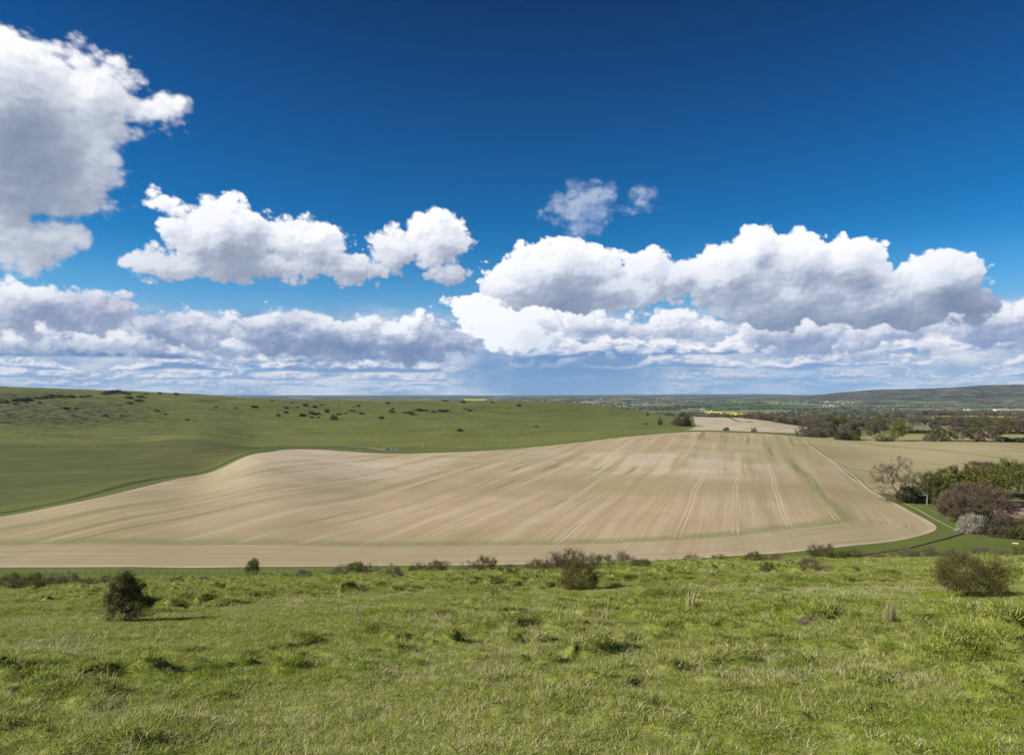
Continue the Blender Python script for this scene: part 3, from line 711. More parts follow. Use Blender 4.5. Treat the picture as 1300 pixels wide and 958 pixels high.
BEAR = math.atan((938 - CX) / F)      # direction the seed drill was driven
def arable_material(name, bear, green=0.5, head=True, pale=0.0, tram=True):
    m, g, bs = material(name)
    P = S(g, g.new('ShaderNodeNewGeometry').outputs['Position']); x, y, z = g.sep(P)
    cb, sb = math.cos(bear), math.sin(bear)
    w = x * cb - y * sb; l = x * sb + y * cb
    wob = (g.noise(g.xyz(w, l, 0.0), 0.004, 2, 0.5) - 0.5) * 16.0
    w2 = w + wob
    edge = g.attr('edge')
    flat = g.xyz(x, y, 0.0)
    s1 = g.noise(g.xyz(w2 * 0.75, l * 0.006, 0.0), 1.0, 5, 0.75)          # fine rows
    s2 = g.noise(g.xyz(w2 * 0.10, l * 0.0028, 3.0), 1.0, 5, 0.62)       # drill passes
    s3 = g.noise(flat, 0.006, 5, 0.6)
    s4 = g.noise(flat * (1, 1, 1), 0.35, 4, 0.7)
    s5 = g.noise(flat, 0.019, 5, 0.65)
    mixn = s1 * 0.34 + s2 * 0.40 + s5 * 0.14 + s4 * 0.12
    soil = g.cramp(mixn, [(0.38, (0.305, 0.228, 0.120, 1)), (0.47, (0.405, 0.305, 0.178, 1)), (0.545, (0.50, 0.388, 0.250, 1)), (0.64, (0.66, 0.545, 0.405, 1))])
    belt = g.noise(g.xyz(w * 0.0034, l * 0.0095 + w * 0.002, 5.0), 1.0, 2, 0.45)
    soil = g.mix(g.ramp(belt, 0.38, 0.66, 0.0, 0.70), soil, (0.325, 0.260, 0.138, 1))  # soft shadow bands painted into the soil colour as broad darker belts
    # chalkier on the crown of the spur
    chalk = g.attr('chalk')
    soil = g.mix(chalk * g.ramp(s2 * 0.5 + s5 * 0.5, 0.38, 0.62), soil, (0.60, 0.50, 0.40, 1))
    # emerging crop
    gr = g.ramp(s3 * 0.55 + s2 * 0.45, 0.46, 0.62) * green
    gr = gr.max(g.attr('green'))
    soil = g.mix(gr * g.ramp(s1 * 0.6 + s4 * 0.4, 0.35, 0.62, 0.35, 1.0), soil, (0.215, 0.235, 0.070, 1))
    streak = g.ramp(g.noise(g.xyz(w2 * 0.085 + 7.0, l * 0.0030, 3.0), 1.0, 4, 0.6), 0.575, 0.64) * g.ramp(g.noise(flat, 0.008, 2, 0.5), 0.40, 0.55) * (0.65 if green > 0.1 else 0.3)
    soil = g.mix(streak, soil, (0.17, 0.20, 0.05, 1))
    if head:
        # headland driven along the edge, greener line where the two meet
        hn = (g.noise(flat, 0.03, 3, 0.6) - 0.5) * 3.0
        hl = g.noise(g.xyz(edge * 1.1, l * 0.01 + w * 0.01, 0.0), 1.0, 4, 0.6)
        hc = g.cramp(hl, [(0.35, (0.29, 0.225, 0.125, 1)), (0.5, (0.38, 0.30, 0.18, 1)), (0.66, (0.50, 0.41, 0.29, 1))])
        hm = 0.55 * g.ramp(edge + hn, 34.0, 37.0, 1.0, 0.0) * g.attr('head')
        soil = g.mix(hm, soil, hc)
        gl = g.ramp(edge + hn, 33.0, 37.0) * g.ramp(edge + hn, 41.0, 50.0, 1.0, 0.0) * g.attr('head')
        soil = g.mix(gl * g.ramp(s5 * 0.5 + s4 * 0.5, 0.35, 0.62, 0.15, 0.70), soil, (0.165, 0.195, 0.050, 1))
        eg = g.ramp(edge + hn * 0.3, 0.5, 3.5, 1.0, 0.0) * g.ramp(s5, 0.35, 0.6, 0.4, 1.0)
        soil = g.mix(eg * 0.75, soil, (0.58, 0.48, 0.35, 1))
    if tram:
        def line(c, hw, period):
            t = g.math('PINGPONG', w2 + c, period / 2.0)      # distance to the nearest multiple
            return g.ramp(t, hw, hw * 2.0, 1.0, 0.0)
        tr = line(0.0, 0.30, 24.0).max(line(2.2, 0.30, 24.0))
        tr = tr * g.ramp(g.noise(g.xyz(w2 * 0.03, l * 0.006, 9.0), 1.0, 3, 0.6), 0.42, 0.60, 0.10, 0.62) * g.ramp(edge, 38.0, 42.0)
        soil = g.mix(tr, soil, (0.60, 0.49, 0.35, 1))
    if pale: soil = g.mix(pale, soil, (0.66, 0.56, 0.42, 1))
    g.put(bs.inputs['Base Color'], soil)
    bmp = g.new('ShaderNodeBump'); bmp.inputs['Strength'].default_value = 0.5; bmp.inputs['Distance'].default_value = 0.25
    g.put(bmp.inputs['Height'], s1 * 0.6 + s4 * 0.4); m.node_tree.links.new(bmp.outputs[0], bs.inputs['Normal'])
    bs.inputs['Roughness'].default_value = 1.0
    return m

def polyline_mask(pxs, width, X, Y, rmin=NEAR):
    P = np.array(outline(pxs, rmin)); d = np.full(X.shape, 1e9)
    # smooth
    Q = []
    for i in range(len(P) - 1):
        a, b, c, e = P[max(i - 1, 0)], P[i], P[i + 1], P[min(i + 2, len(P) - 1)]
        for k in range(6):
            t = k / 6; Q.append(0.5 * ((2 * b) + (-a + c) * t + (2 * a - 5 * b + 4 * c - e) * t * t + (-a + 3 * b - 3 * c + e) * t ** 3))
    Q.append(P[-1]); Q = np.array(Q)
    for i in range(len(Q) - 1):
        ex, ey = Q[i + 1] - Q[i]; t = np.clip(((X - Q[i][0]) * ex + (Y - Q[i][1]) * ey) / (ex * ex + ey * ey + 1e-9), 0, 1)
        d = np.minimum(d, np.hypot(X - Q[i][0] - t * ex, Y - Q[i][1] - t * ey))
    return np.clip(1 - (d - width * 0.5) / (width * 0.6), 0, 1)

def field_extra(me, vv):
    X, Y = vv[:, 0], vv[:, 1]
    px = CX + F * X / Y; py = HY - F * ground(X, Y) / Y
    gm = np.zeros(len(X))
    for pts, wd, st in (([(965, 553), (975, 562), (990, 576), (1006, 590), (1020, 604), (1034, 622), (1040, 632)], 3.5, 0.75),
                        ([(1052, 634), (1066, 646), (1078, 656), (1090, 664)], 5.5, 0.8),
                        ([(1004, 678), (1040, 673), (1080, 667), (1112, 662)], 8.0, 0.8)):
        gm = np.maximum(gm, polyline_mask(pts, wd, X, Y) * st)
    # wide greener belts: far right of the field and across its foot
    gm = np.maximum(gm, 0.50 * sstep(px, 880, 1010) * (1 - sstep(py, 572, 610)))
    gm = np.maximum(gm, 0.40 * sstep(px, 1040, 1110) * sstep(py, 655, 672))
    fattr(me, 'green', gm)
    ch = np.exp(-((px - 400) / 190) ** 2) * sstep(-py, -640, -585) * 0.75 + 0.6 * np.exp(-((px - 930) / 130) ** 2 - ((py - 592) / 16) ** 2) + 0.45 * np.exp(-((px - 760) / 130) ** 2 - ((py - 582) / 14) ** 2)
    fattr(me, 'chalk', np.clip(ch, 0, 1))
    fattr(me, 'head', np.clip(sstep(-Y, -420, -330), 0, 1))
def plain_extra(gv, cv=0.2, hv=0.0):
    def f(me, vv):
        fattr(me, 'green', np.full(len(vv), gv)); fattr(me, 'chalk', np.full(len(vv), cv)); fattr(me, 'head', np.full(len(vv), hv))
    return f
sheet('arable_field', FIELD_S, 6.0, arable_material('drilled chalk soil', BEAR, 0.35), 0.05, extra=field_extra)
sheet('arable_field', FIELD2_S, 9.0, arable_material('drilled chalk soil beyond the track', math.atan((1120 - CX) / F) - 1.0, 0.9, head=False), 0.05, extra=plain_extra(0.42, 0.1))
sheet('arable_field', PALE_S, 14.0, arable_material('pale drilled soil', math.atan((880 - CX) / F) + 0.25, 0.45, head=False, pale=0.30, tram=False), 0.3, extra=plain_extra(0.25, 0.6))
# ------------------------------------------------------------------ plants
def leaf_material(name, cols, trans=0.25):
    """cols: dark, mid, light leaf colours; every leaf gets its own"""
    m = bpy.data.materials.new(name); m.use_nodes = True; t = m.node_tree; t.nodes.clear(); g = G(t, ALB)
    r = S(g, g.new('ShaderNodeNewGeometry').outputs['Random Per Island'])
    o_ = S(g, g.new('ShaderNodeObjectInfo').outputs['Random'])
    c = g.cramp(r, [(0.0, cols[0] + (1,)), (0.5, cols[1] + (1,)), (1.0, cols[2] + (1,))])
    hsv = g.new('ShaderNodeHueSaturation'); g.put(hsv.inputs['Color'], c)
    g.put(hsv.inputs['Value'], g.ramp(o_, 0.0, 1.0, 0.82, 1.22, smooth=False)); g.put(hsv.inputs['Hue'], g.ramp(o_, 0.0, 1.0, 0.49, 0.512, smooth=False))
    c = S(g, hsv.outputs[0])
    bs = g.new('ShaderNodeBsdfPrincipled'); bs.inputs['Roughness'].default_value = 0.65; bs.inputs['Specular IOR Level'].default_value = 0.25
    g.put(bs.inputs['Base Color'], c)
    tr = g.new('ShaderNodeBsdfTranslucent'); g.put(tr.inputs[0], c)
    mx = g.new('ShaderNodeMixShader'); mx.inputs[0].default_value = trans
    t.links.new(bs.outputs[0], mx.inputs[1]); t.links.new(tr.outputs[0], mx.inputs[2])
    o = g.new('ShaderNodeOutputMaterial'); t.links.new(mx.outputs[0], o.inputs[0])
    return m
def bark_material(name, c):
    return simple(name, c, 0.9, 0.1, 0.35, 3.0)
M_BARK = bark_material('grey brown bark', (0.075, 0.058, 0.042))
M_PALEBARK = bark_material('pale grey bark', (0.24, 0.22, 0.17))
LEAF = {
 'thorn':  leaf_material('hawthorn twigs and young leaves', ((0.065, 0.044, 0.022), (0.120, 0.100, 0.032), (0.215, 0.205, 0.050))),
 'thorngreen': leaf_material('fresh hawthorn leaves', ((0.05, 0.055, 0.015), (0.10, 0.125, 0.025), (0.17, 0.20, 0.035))),
 'brown':  leaf_material('bare reddish twigs', ((0.085, 0.060, 0.040), (0.150, 0.108, 0.074), (0.235, 0.175, 0.120)), 0.1),
 'purple': leaf_material('bare purple brown twigs', ((0.085, 0.055, 0.036), (0.150, 0.104, 0.068), (0.235, 0.175, 0.110)), 0.1),
 'green':  leaf_material('bright spring leaves', ((0.075, 0.082, 0.012), (0.165, 0.170, 0.022), (0.270, 0.265, 0.042)), 0.3),
 'olive':  leaf_material('olive young leaves', ((0.060, 0.060, 0.016), (0.120, 0.120, 0.028), (0.200, 0.190, 0.050)), 0.25),
 'dark':   leaf_material('dark evergreen leaves', ((0.012, 0.020, 0.006), (0.028, 0.040, 0.010), (0.055, 0.070, 0.018)), 0.15),
 'blossom': leaf_material('cream blossom', ((0.22, 0.18, 0.12), (0.48, 0.42, 0.32), (0.70, 0.64, 0.52)), 0.3),
}
def tube_mesh(nodes, parent, rad, sides=5):
    V = []; Fc = []
    for i, p in enumerate(parent):
        if p < 0: continue
        a = nodes[p]; b = nodes[i]; d = b - a; L_ = np.linalg.norm(d)
        if L_ < 1e-6: continue
        d = d / L_
        u = np.cross(d, (0.31, 0.17, 0.93)); u /= np.linalg.norm(u) + 1e-9; v = np.cross(d, u)
        r0 = min(rad[p], rad[i] * 1.7); r1 = rad[i]; base = len(V)
        n = sides if r1 > 0.03 * TS[0] else 3
        for (c, rr) in ((a - d * r0 * 0.2, r0), (b + d * r1 * 0.2, r1)):
            for k in range(n):
                t = 2 * math.pi * k / n
                V.append(c + (u * math.cos(t) + v * math.sin(t)) * rr)
        for k in range(n): Fc.append((base + k, base + (k + 1) % n, base + n + (k + 1) % n, base + n + k))
    return V, Fc
TS = [1.0]
def plant_mesh(seed, H, W, trunk_h, n_pts, leaves, twigs, leaf, twig_len, shape='round', lean=(0, 0), stems=1, r_tip=0.006, ragged=0.35, D=None, hollow=0.35, sub=0.5, tw_w=0.006):
    """returns (wood verts, faces), (crown verts, faces).  Crown points are joined one by one to the nearest limb."""
    rs = np.random.RandomState(seed)
    D = D or W
    ch = H - trunk_h
    P = []
    lob = rs.rand(14, 3) * 2 - 1; lob /= np.linalg.norm(lob, axis=1)[:, None]; la = rs.rand(14) * ragged * 1.6 - ragged * 0.6
    while len(P) < n_pts:
        q = rs.rand(3) * 2 - 1; n = np.linalg.norm(q)
        if n > 1 or n < 1e-3: continue
        d = q / n
        ext = 1 + sum(la[k] * max(0.0, float(d @ lob[k]) - 0.72) * 3.4 for k in range(14))
        if rs.rand() > (hollow + (1 - hollow) * n ** 2): continue
        z = q[2]
        if shape == 'flatbase': z = z if z > 0 else z * 0.55
        elif shape == 'cone':
            w = 1.05 - 0.80 * max(0, (z + 1) / 2); q[0] *= w * 1.15; q[1] *= w * 1.15
        elif shape == 'umbrella':
            z = abs(z) ** 0.8 * 1.0 if z > -0.2 else z
        P.append((q[0] * W / 2 * ext, q[1] * D / 2 * ext, trunk_h + ch * 0.5 + z * ch * 0.5 * ext if shape not in ('umbrella', 'flatbase') else trunk_h + ch * 0.32 + z * ch * 0.66 * ext))
    P = np.array(P); P[:, 2] = np.maximum(P[:, 2], 0.04 * H)
    P[:, 0] += lean[0] * (P[:, 2] / H) ** 1.5; P[:, 1] += lean[1] * (P[:, 2] / H) ** 1.5
    nodes = []; parent = []
    for s_ in range(stems):
        o = np.array([rs.randn() * W * 0.05, rs.randn() * D * 0.05, -0.06 * H if stems == 1 else -0.03]) if stems > 1 else np.array([0, 0, -0.03 * H])
        nodes.append(o); parent.append(-1 if s_ == 0 else 0)
        if trunk_h > 0:
            steps = 4
            for k in range(1, steps + 1):
                t = k / steps
                nodes.append(o + np.array([lean[0] * 0.3 * t * t + rs.randn() * 0.012 * H, lean[1] * 0.3 * t * t + rs.randn() * 0.012 * H, trunk_h * t * 1.05])); parent.append(len(nodes) - 2)
    start = len(nodes)
    root = np.array([0, 0, trunk_h * 0.9]); order = np.argsort(np.linalg.norm(P - root, axis=1))
    N = np.array(nodes); plen = [0.0] * len(nodes)
    for k in range(1, len(nodes)):
        if parent[k] >= 0: plen[k] = plen[parent[k]] + np.linalg.norm(N[k] - N[parent[k]])
    NN = np.zeros((len(nodes) + 3 * n_pts, 3)); NN[:len(nodes)] = N; pl = np.zeros(len(NN)); pl[:len(plen)] = plen; cnt = len(nodes)
    elig = np.ones(len(NN), bool)
    if trunk_h > 0:
        for k in range(start):
            if NN[k, 2] < trunk_h * 0.72: elig[k] = False
    for i in order:
        p = P[i]; d = np.linalg.norm(NN[:cnt] - p, axis=1) + pl[:cnt] * 0.30
        d[~elig[:cnt]] = 1e9
        j = int(np.argmin(d)); seg = p - NN[j]; L_ = np.linalg.norm(seg)
        last = j
        if L_ > sub * W * 0.18:
            mid = NN[j] + seg * 0.5 + rs.randn(3) * L_ * 0.10 + np.array([0, 0, -L_ * 0.04])
            NN[cnt] = mid; parent.append(last); pl[cnt] = pl[last] + L_ * 0.5; last = cnt; cnt += 1
        NN[cnt] = p; parent.append(last); pl[cnt] = pl[last] + L_ * 0.5; cnt += 1
    NN = NN[:cnt]
    area = np.zeros(cnt); child = np.zeros(cnt, int)
    for k in range(cnt - 1, -1, -1):
        if child[k] == 0: area[k] = 1.0
        if parent[k] >= 0: area[parent[k]] += area[k]; child[parent[k]] += 1
    # children may precede parents only for trunk nodes, which are in order, so one pass is enough
    rad = r_tip * area ** 0.46
    wv, wf = tube_mesh(NN, parent, rad)
    # crown: twigs and leaves round the outer nodes
    outer = np.nonzero(area <= 3)[0]
    cv = []; cf = []
    V3 = NN[outer]
    rootc = np.array([0, 0, trunk_h])
    k = rs.randint(0, len(outer), twigs)
    base = V3[k] + rs.randn(twigs, 3) * twig_len * 0.30
    out_ = base - rootc; out_ /= np.linalg.norm(out_, axis=1)[:, None] + 1e-9
    dr = out_ * 0.8 + rs.randn(twigs, 3) * 0.75 + np.array([0, 0, 0.25]); dr /= np.linalg.norm(dr, axis=1)[:, None]
    ln = twig_len * (0.5 + rs.rand(twigs))
    tip = base + dr * ln[:, None]
    side = np.cross(dr, rs.randn(twigs, 3)); side /= np.linalg.norm(side, axis=1)[:, None] + 1e-9
    wv_ = side * tw_w
    A = np.stack([base - wv_, base + wv_, tip], 1)
    B = None
    # leaves along the twigs
    lk = rs.randint(0, twigs, leaves); tt = rs.rand(leaves) ** 0.7
    lc = base[lk] + dr[lk] * (ln[lk] * tt)[:, None] + rs.randn(leaves, 3) * leaf * 0.8
    e1 = rs.randn(leaves, 3); e1 /= np.linalg.norm(e1, axis=1)[:, None]
    e2 = np.cross(e1, rs.randn(leaves, 3)); e2 /= np.linalg.norm(e2, axis=1)[:, None] + 1e-9
    sz = leaf * (0.6 + 0.8 * rs.rand(leaves))[:, None]
    Q = np.stack([lc - e1 * sz * 0.5, lc + e2 * sz * 0.32, lc + e1 * sz * 0.5, lc - e2 * sz * 0.32], 1)
    cvv = np.concatenate([A.reshape(-1, 3), Q.reshape(-1, 3)]); low = cvv[:, 2] < 0.01; cvv[low, 2] = 0.01
    nt_ = twigs * 3
    fidx = np.concatenate([np.arange(nt_), nt_ + np.arange(leaves * 4)])
    starts = np.concatenate([np.arange(0, nt_, 3), nt_ + np.arange(0, leaves * 4, 4)])
    return (wv, wf), (cvv, fidx, starts)
def mk_wood(name, w, mat):
    me = bpy.data.meshes.new(name); me.from_pydata([tuple(v) for v in w[0]], [], w[1]); me.polygons.foreach_set('use_smooth', np.ones(len(me.polygons), bool)); me.materials.append(mat); return me
def mk_crown(name, c, mat):
    me = bpy.data.meshes.new(name); V, idx, st = c
    me.vertices.add(len(V)); me.vertices.foreach_set('co', V.astype(np.float32).ravel())
    me.loops.add(len(idx)); me.loops.foreach_set('vertex_index', idx.astype(np.int32))
    me.polygons.add(len(st)); me.polygons.foreach_set('loop_start', st.astype(np.int32)); me.update()
    me.materials.append(mat); return me
PROTO = {}
def proto(key, kind, bark=None, **kw):
    w, c = plant_mesh(**kw)
    PROTO[key] = (mk_wood('trunk' if kw['trunk_h'] > 0.5 else 'branches', w, bark or M_BARK), mk_crown('crown' if kw['trunk_h'] > 0.5 else 'foliage', c, LEAF[kind]), kw['H'], kw['W'])
def plant(key, name, label, cat, X, Y, Z, height, width=None, rot=0.0, group=None):
    wm, cm, H, W = PROTO[key]
    e = bpy.data.objects.new(name, None); C.objects.link(e); e.location = (X, Y, Z); e.rotation_euler = (0, 0, rot)
    sz = height / H; sx = (width / W) if width else sz
    e.scale = (sx, sx, sz); e.empty_display_size = 0.3
    tag(e, label, cat, group)
    for me in (wm, cm):
        o = bpy.data.objects.new(me.name.split('.')[0], me); C.objects.link(o); o.parent = e
    return e
def at_px(x, y, rmin=3.0): return px_ground(x, y, rmin)
def plant_px(key, name, label, cat, x, ybase, hpx, wpx=None, rot=None, group=None, rmin=3.0, depth=None, sink=0.0):
    if depth: X, Y = (x - CX) / F * depth, depth; Z = float(ground(X, Y))
    else: X, Y, Z = at_px(x, ybase, rmin)
    if Y < 140: Z = float(ground(np.array([X]), np.array([Y]), True)[0])
    s_ = Y / F
    return plant(key, name, label, cat, X, Y, Z - sink, hpx * s_, wpx * s_ if wpx else None, rot if rot is not None else (hash_(x) * 6.283), group)
def hash_(x): return (math.sin(x * 12.9898 + 4.1) * 43758.5453) % 1.0

# --- foreground scrub prototypes (real size in metres)
proto('cone_thorn', 'thorn', seed=11, H=1.3, W=1.15, trunk_h=0.0, n_pts=330, leaves=17000, twigs=3600, leaf=0.028, twig_len=0.13, shape='cone', stems=5, r_tip=0.0028, ragged=0.5, hollow=0.5, tw_w=0.0022)
proto('wide_thorn', 'thorn', seed=12, H=1.7, W=2.5, trunk_h=0.22, n_pts=420, leaves=26000, twigs=6500, leaf=0.034, twig_len=0.20, shape='flatbase', stems=1, r_tip=0.0034, ragged=0.35, lean=(-0.25, 0), hollow=0.45, tw_w=0.003)
proto('round_thorn', 'thorn', seed=13, H=1.9, W=2.0, trunk_h=0.0, n_pts=360, leaves=20000, twigs=5000, leaf=0.036, twig_len=0.22, shape='flatbase', stems=8, r_tip=0.0034, ragged=0.5, hollow=0.5, tw_w=0.0035)
proto('small_twiggy', 'brown', seed=14, H=1.2, W=1.7, trunk_h=0.0, n_pts=160, leaves=2200, twigs=2400, leaf=0.035, twig_len=0.22, shape='flatbase', stems=8, r_tip=0.004, ragged=0.6, hollow=0.5, tw_w=0.006)
proto('small_thorn', 'thorn', seed=15, H=1.2, W=1.6, trunk_h=0.0, n_pts=160, leaves=4200, twigs=1600, leaf=0.05, twig_len=0.2, shape='flatbase', stems=7, r_tip=0.004, ragged=0.6, hollow=0.5, tw_w=0.006)
proto('small_green', 'thorngreen', seed=16, H=1.4, W=1.3, trunk_h=0.0, n_pts=140, leaves=4200, twigs=900, leaf=0.055, twig_len=0.18, shape='round', stems=5, r_tip=0.004, ragged=0.5, hollow=0.5, tw_w=0.005)
proto('stalk', 'brown', seed=17, H=0.55, W=0.35, trunk_h=0.0, n_pts=60, leaves=500, twigs=260, leaf=0.02, twig_len=0.07, shape='round', stems=4, r_tip=0.003, ragged=0.6, tw_w=0.0025)

SHRUBS = [  # x, base y, height px, width px, prototype, label
 (160, 789, 61, 56, 'cone_thorn', 'dark upright hawthorn bush standing alone in the grass at the left'),
 (1230, 758, 57, 76, 'wide_thorn', 'big wide brown hawthorn bush leaning right on the near slope at the right'),
 (735, 749, 43, 44, 'round_thorn', 'rounded brown green bush just below the brow, largest in the middle of the slope'),
 (14, 747, 19, 40, 'small_thorn', 'dark low bush on the brow nearest the left edge'),
 (44, 747, 20, 32, 'small_thorn', 'second dark bush from the left edge on the brow'),
 (74, 744, 13, 30, 'small_twiggy', 'thin brown scrub between the two pairs of dark bushes at the left'),
 (92, 743, 17, 24, 'small_twiggy', 'brown twiggy bush on the brow left of the lone upright hawthorn'),
 (112, 745, 12, 20, 'small_thorn', 'small dark bush close to the left of the lone upright hawthorn'),
 (134, 741, 8, 16, 'small_twiggy', 'low brown scrub right behind the top of the upright hawthorn'),
 (224, 741, 9, 16, 'small_thorn', 'tiny dark bush below the pale fence at the left'),
 (258, 738, 7, 16, 'small_twiggy', 'tiny brown bush left of the small round green tree'),
 (321, 729, 20, 16, 'small_green', 'small round green tree standing on the valley side of the brow'),
 (363, 735, 7, 14, 'small_twiggy', 'faint brown scrub right of the small round green tree'),
 (384, 734, 10, 20, 'small_twiggy', 'dark reddish bush first right of the small green tree'),
 (429, 731, 13, 24, 'small_twiggy', 'reddish brown bush left of the olive bush on the brow'),
 (451, 729, 16, 22, 'small_green', 'olive green bush on the brow beside a reddish one'),
 (466, 728, 12, 20, 'small_twiggy', 'reddish bush close on the right of the olive bush'),
 (501, 734, 17, 26, 'small_twiggy', 'bare reddish bush a little below the brow, left of centre'),
 (530, 726, 10, 20, 'small_thorn', 'small thin bush on the brow left of the round one'),
 (555, 725, 13, 26, 'small_thorn', 'low brown bush on the brow near its middle left'),
 (600, 727, 14, 26, 'small_twiggy', 'brown bush left half of the pair left of centre'),
 (619, 726, 20, 24, 'small_thorn', 'taller dark bush of the pair left of centre'),
 (643, 732, 15, 26, 'small_thorn', 'dark green low bush standing below the brow near centre'),
 (672, 726, 13, 22, 'small_twiggy', 'grey brown bush left of the large centre bush'),
 (687, 727, 17, 22, 'small_thorn', 'brown bush touching the left side of the large centre bush'),
 (706, 727, 23, 30, 'small_twiggy', 'dense brown bush behind the left of the large centre bush'),
 (724, 726, 25, 32, 'small_thorn', 'tall dark bush straight behind the large centre bush'),
 (764, 720, 17, 30, 'small_thorn', 'olive brown bush right behind the large centre bush on the brow'),
 (791, 720, 21, 30, 'small_twiggy', 'round purple brown bush on the brow right of centre'),
 (814, 724, 14, 24, 'small_green', 'low green bush below the purple brown one'),
 (878, 714, 11, 24, 'small_twiggy', 'brown bush alone on the brow in front of the field'),
 (913, 712, 8, 20, 'small_thorn', 'low dark bush on the brow in front of the tractor lines'),
 (958, 713, 13, 24, 'small_thorn', 'dark bush on the brow above the small dark one'),
 (975, 727, 15, 18, 'small_thorn', 'small dark bush standing just below the brow right of centre'),
 (985, 712, 10, 20, 'small_twiggy', 'low brown bush beside the end of the field edge'),
 (1027, 727, 15, 34, 'small_twiggy', 'grey bare bush below the brow with a dark stump beside it'),
 (1043, 711, 20, 34, 'small_thorn', 'spiky brown bush on the brow where the field turns away'),
 (1058, 709, 10, 20, 'small_twiggy', 'low brown scrub between spiky bush and bright green bush'),
 (1071, 712, 13, 16, 'small_green', 'bright green little bush on the brow at the right'),
 (1083, 710, 14, 18, 'small_thorn', 'dark bush right beside the bright green little bush'),
 (1115, 707, 6, 16, 'small_twiggy', 'very low reddish bush by the right end of the wire fence'),
 (1152, 706, 12, 28, 'small_twiggy', 'grey brown bush right of the very low reddish bush'),
 (1180, 706, 13, 26, 'small_twiggy', 'grey brown bush behind the left of the big wide hawthorn'),
 (1207, 706, 10, 20, 'small_twiggy', 'brown bush just above the big wide hawthorn'),
 (1246, 706, 12, 30, 'small_twiggy', 'brown scrub above the right side of the big wide hawthorn'),
 (1274, 707, 10, 20, 'small_twiggy', 'brown bush on the brow second from the right edge'),
 (1296, 706, 13, 20, 'small_thorn', 'brown bush on the brow at the right edge'),
 (628, 767, 24, 13, 'stalk', 'short brown dead weed stalk standing in grass below the brow'),
]
for (x, yb, h_, w_, key, lab) in SHRUBS:
    cat = 'bush'; nm = 'hawthorn_bush' if 'thorn' in lab else 'bush'
    if key == 'stalk': nm, cat = 'weed_stalk', 'weed'
    if 'green tree' in lab and lab.startswith('small round'): nm, cat = 'small_tree', 'tree'
    # the line of sight passes over the brow: stand those plants on the brow itself
    X, Y, Z = px_ground(x, yb, 3.0, 130.0)
    if Y > 88 and key != 'small_green': 
        Y = 82 + 10 * hash_(x + 3); X = (x - CX) / F * Y
    z = float(ground(np.array([X]), np.array([Y]), True)[0])
    ypx = HY - z / Y * F
    s_ = Y / F
    plant(key, nm, lab, cat, X, Y, z - 0.02, h_ * s_ + max(0, (ypx - yb)) * s_, w_ * s_ * 1.02, 0.0 if 'cone' in key or 'wide' in key else hash_(x) * 6.28, None if key == 'stalk' else 'scattered hawthorn scrub along the brow')

# ------------------------------------------------------------------ trees
proto('bare_lean', 'purple', seed=21, H=16, W=14, trunk_h=4.5, n_pts=240, leaves=600, twigs=8000, leaf=0.25, twig_len=1.1, shape='umbrella', lean=(-2.5, 0), r_tip=0.035, ragged=0.8, hollow=0.25, tw_w=0.035)
proto('bare_big', 'purple', seed=22, H=20, W=27, trunk_h=2.5, n_pts=420, leaves=3500, twigs=20000, leaf=0.28, twig_len=1.5, shape='flatbase', r_tip=0.04, ragged=0.35, hollow=0.45, tw_w=0.05)
proto('ivy_tree', 'olive', bark=M_PALEBARK, seed=23, H=17, W=11, trunk_h=5.5, n_pts=190, leaves=4200, twigs=2600, leaf=0.4, twig_len=1.2, r_tip=0.06, ragged=0.7, hollow=0.4, tw_w=0.035)
proto('green_dome', 'green', seed=24, H=14, W=22, trunk_h=1.5, n_pts=320, leaves=22000, twigs=1800, leaf=0.50, twig_len=1.1, shape='flatbase', r_tip=0.035, ragged=0.22, hollow=0.25, tw_w=0.04)
proto('green_tree', 'green', seed=25, H=15, W=15, trunk_h=3.0, n_pts=260, leaves=11000, twigs=1800, leaf=0.45, twig_len=1.1, r_tip=0.035, ragged=0.35, hollow=0.4, tw_w=0.04)
proto('olive_tree', 'olive', seed=26, H=15, W=15, trunk_h=3.0, n_pts=220, leaves=6000, twigs=3500, leaf=0.45, twig_len=1.2, r_tip=0.04, ragged=0.35, hollow=0.35, tw_w=0.05)
proto('bare_tree', 'purple', seed=27, H=15, W=16, trunk_h=3.6, n_pts=200, leaves=300, twigs=11000, leaf=0.4, twig_len=1.3, shape='round', r_tip=0.026, ragged=0.3, hollow=0.35, tw_w=0.06)
proto('brown_bush', 'brown', seed=28, H=8, W=13, trunk_h=0.0, n_pts=200, leaves=1500, twigs=5000, leaf=0.35, twig_len=1.0, shape='flatbase', stems=5, r_tip=0.03, ragged=0.5, tw_w=0.06)
proto('dark_bush', 'dark', seed=29, H=6, W=10, trunk_h=0.0, n_pts=160, leaves=6500, twigs=900, leaf=0.4, twig_len=0.8, shape='flatbase', stems=5, r_tip=0.03, ragged=0.5, tw_w=0.05)
proto('olive_bush', 'olive', seed=30, H=6, W=9, trunk_h=0.0, n_pts=150, leaves=4500, twigs=1200, leaf=0.38, twig_len=0.8, shape='flatbase', stems=5, r_tip=0.03, ragged=0.5, tw_w=0.05)
proto('blossom_bush', 'blossom', seed=31, H=6, W=8, trunk_h=0.0, n_pts=150, leaves=5200, twigs=1500, leaf=0.30, twig_len=0.8, shape='flatbase', stems=5, r_tip=0.03, ragged=0.6, tw_w=0.04)

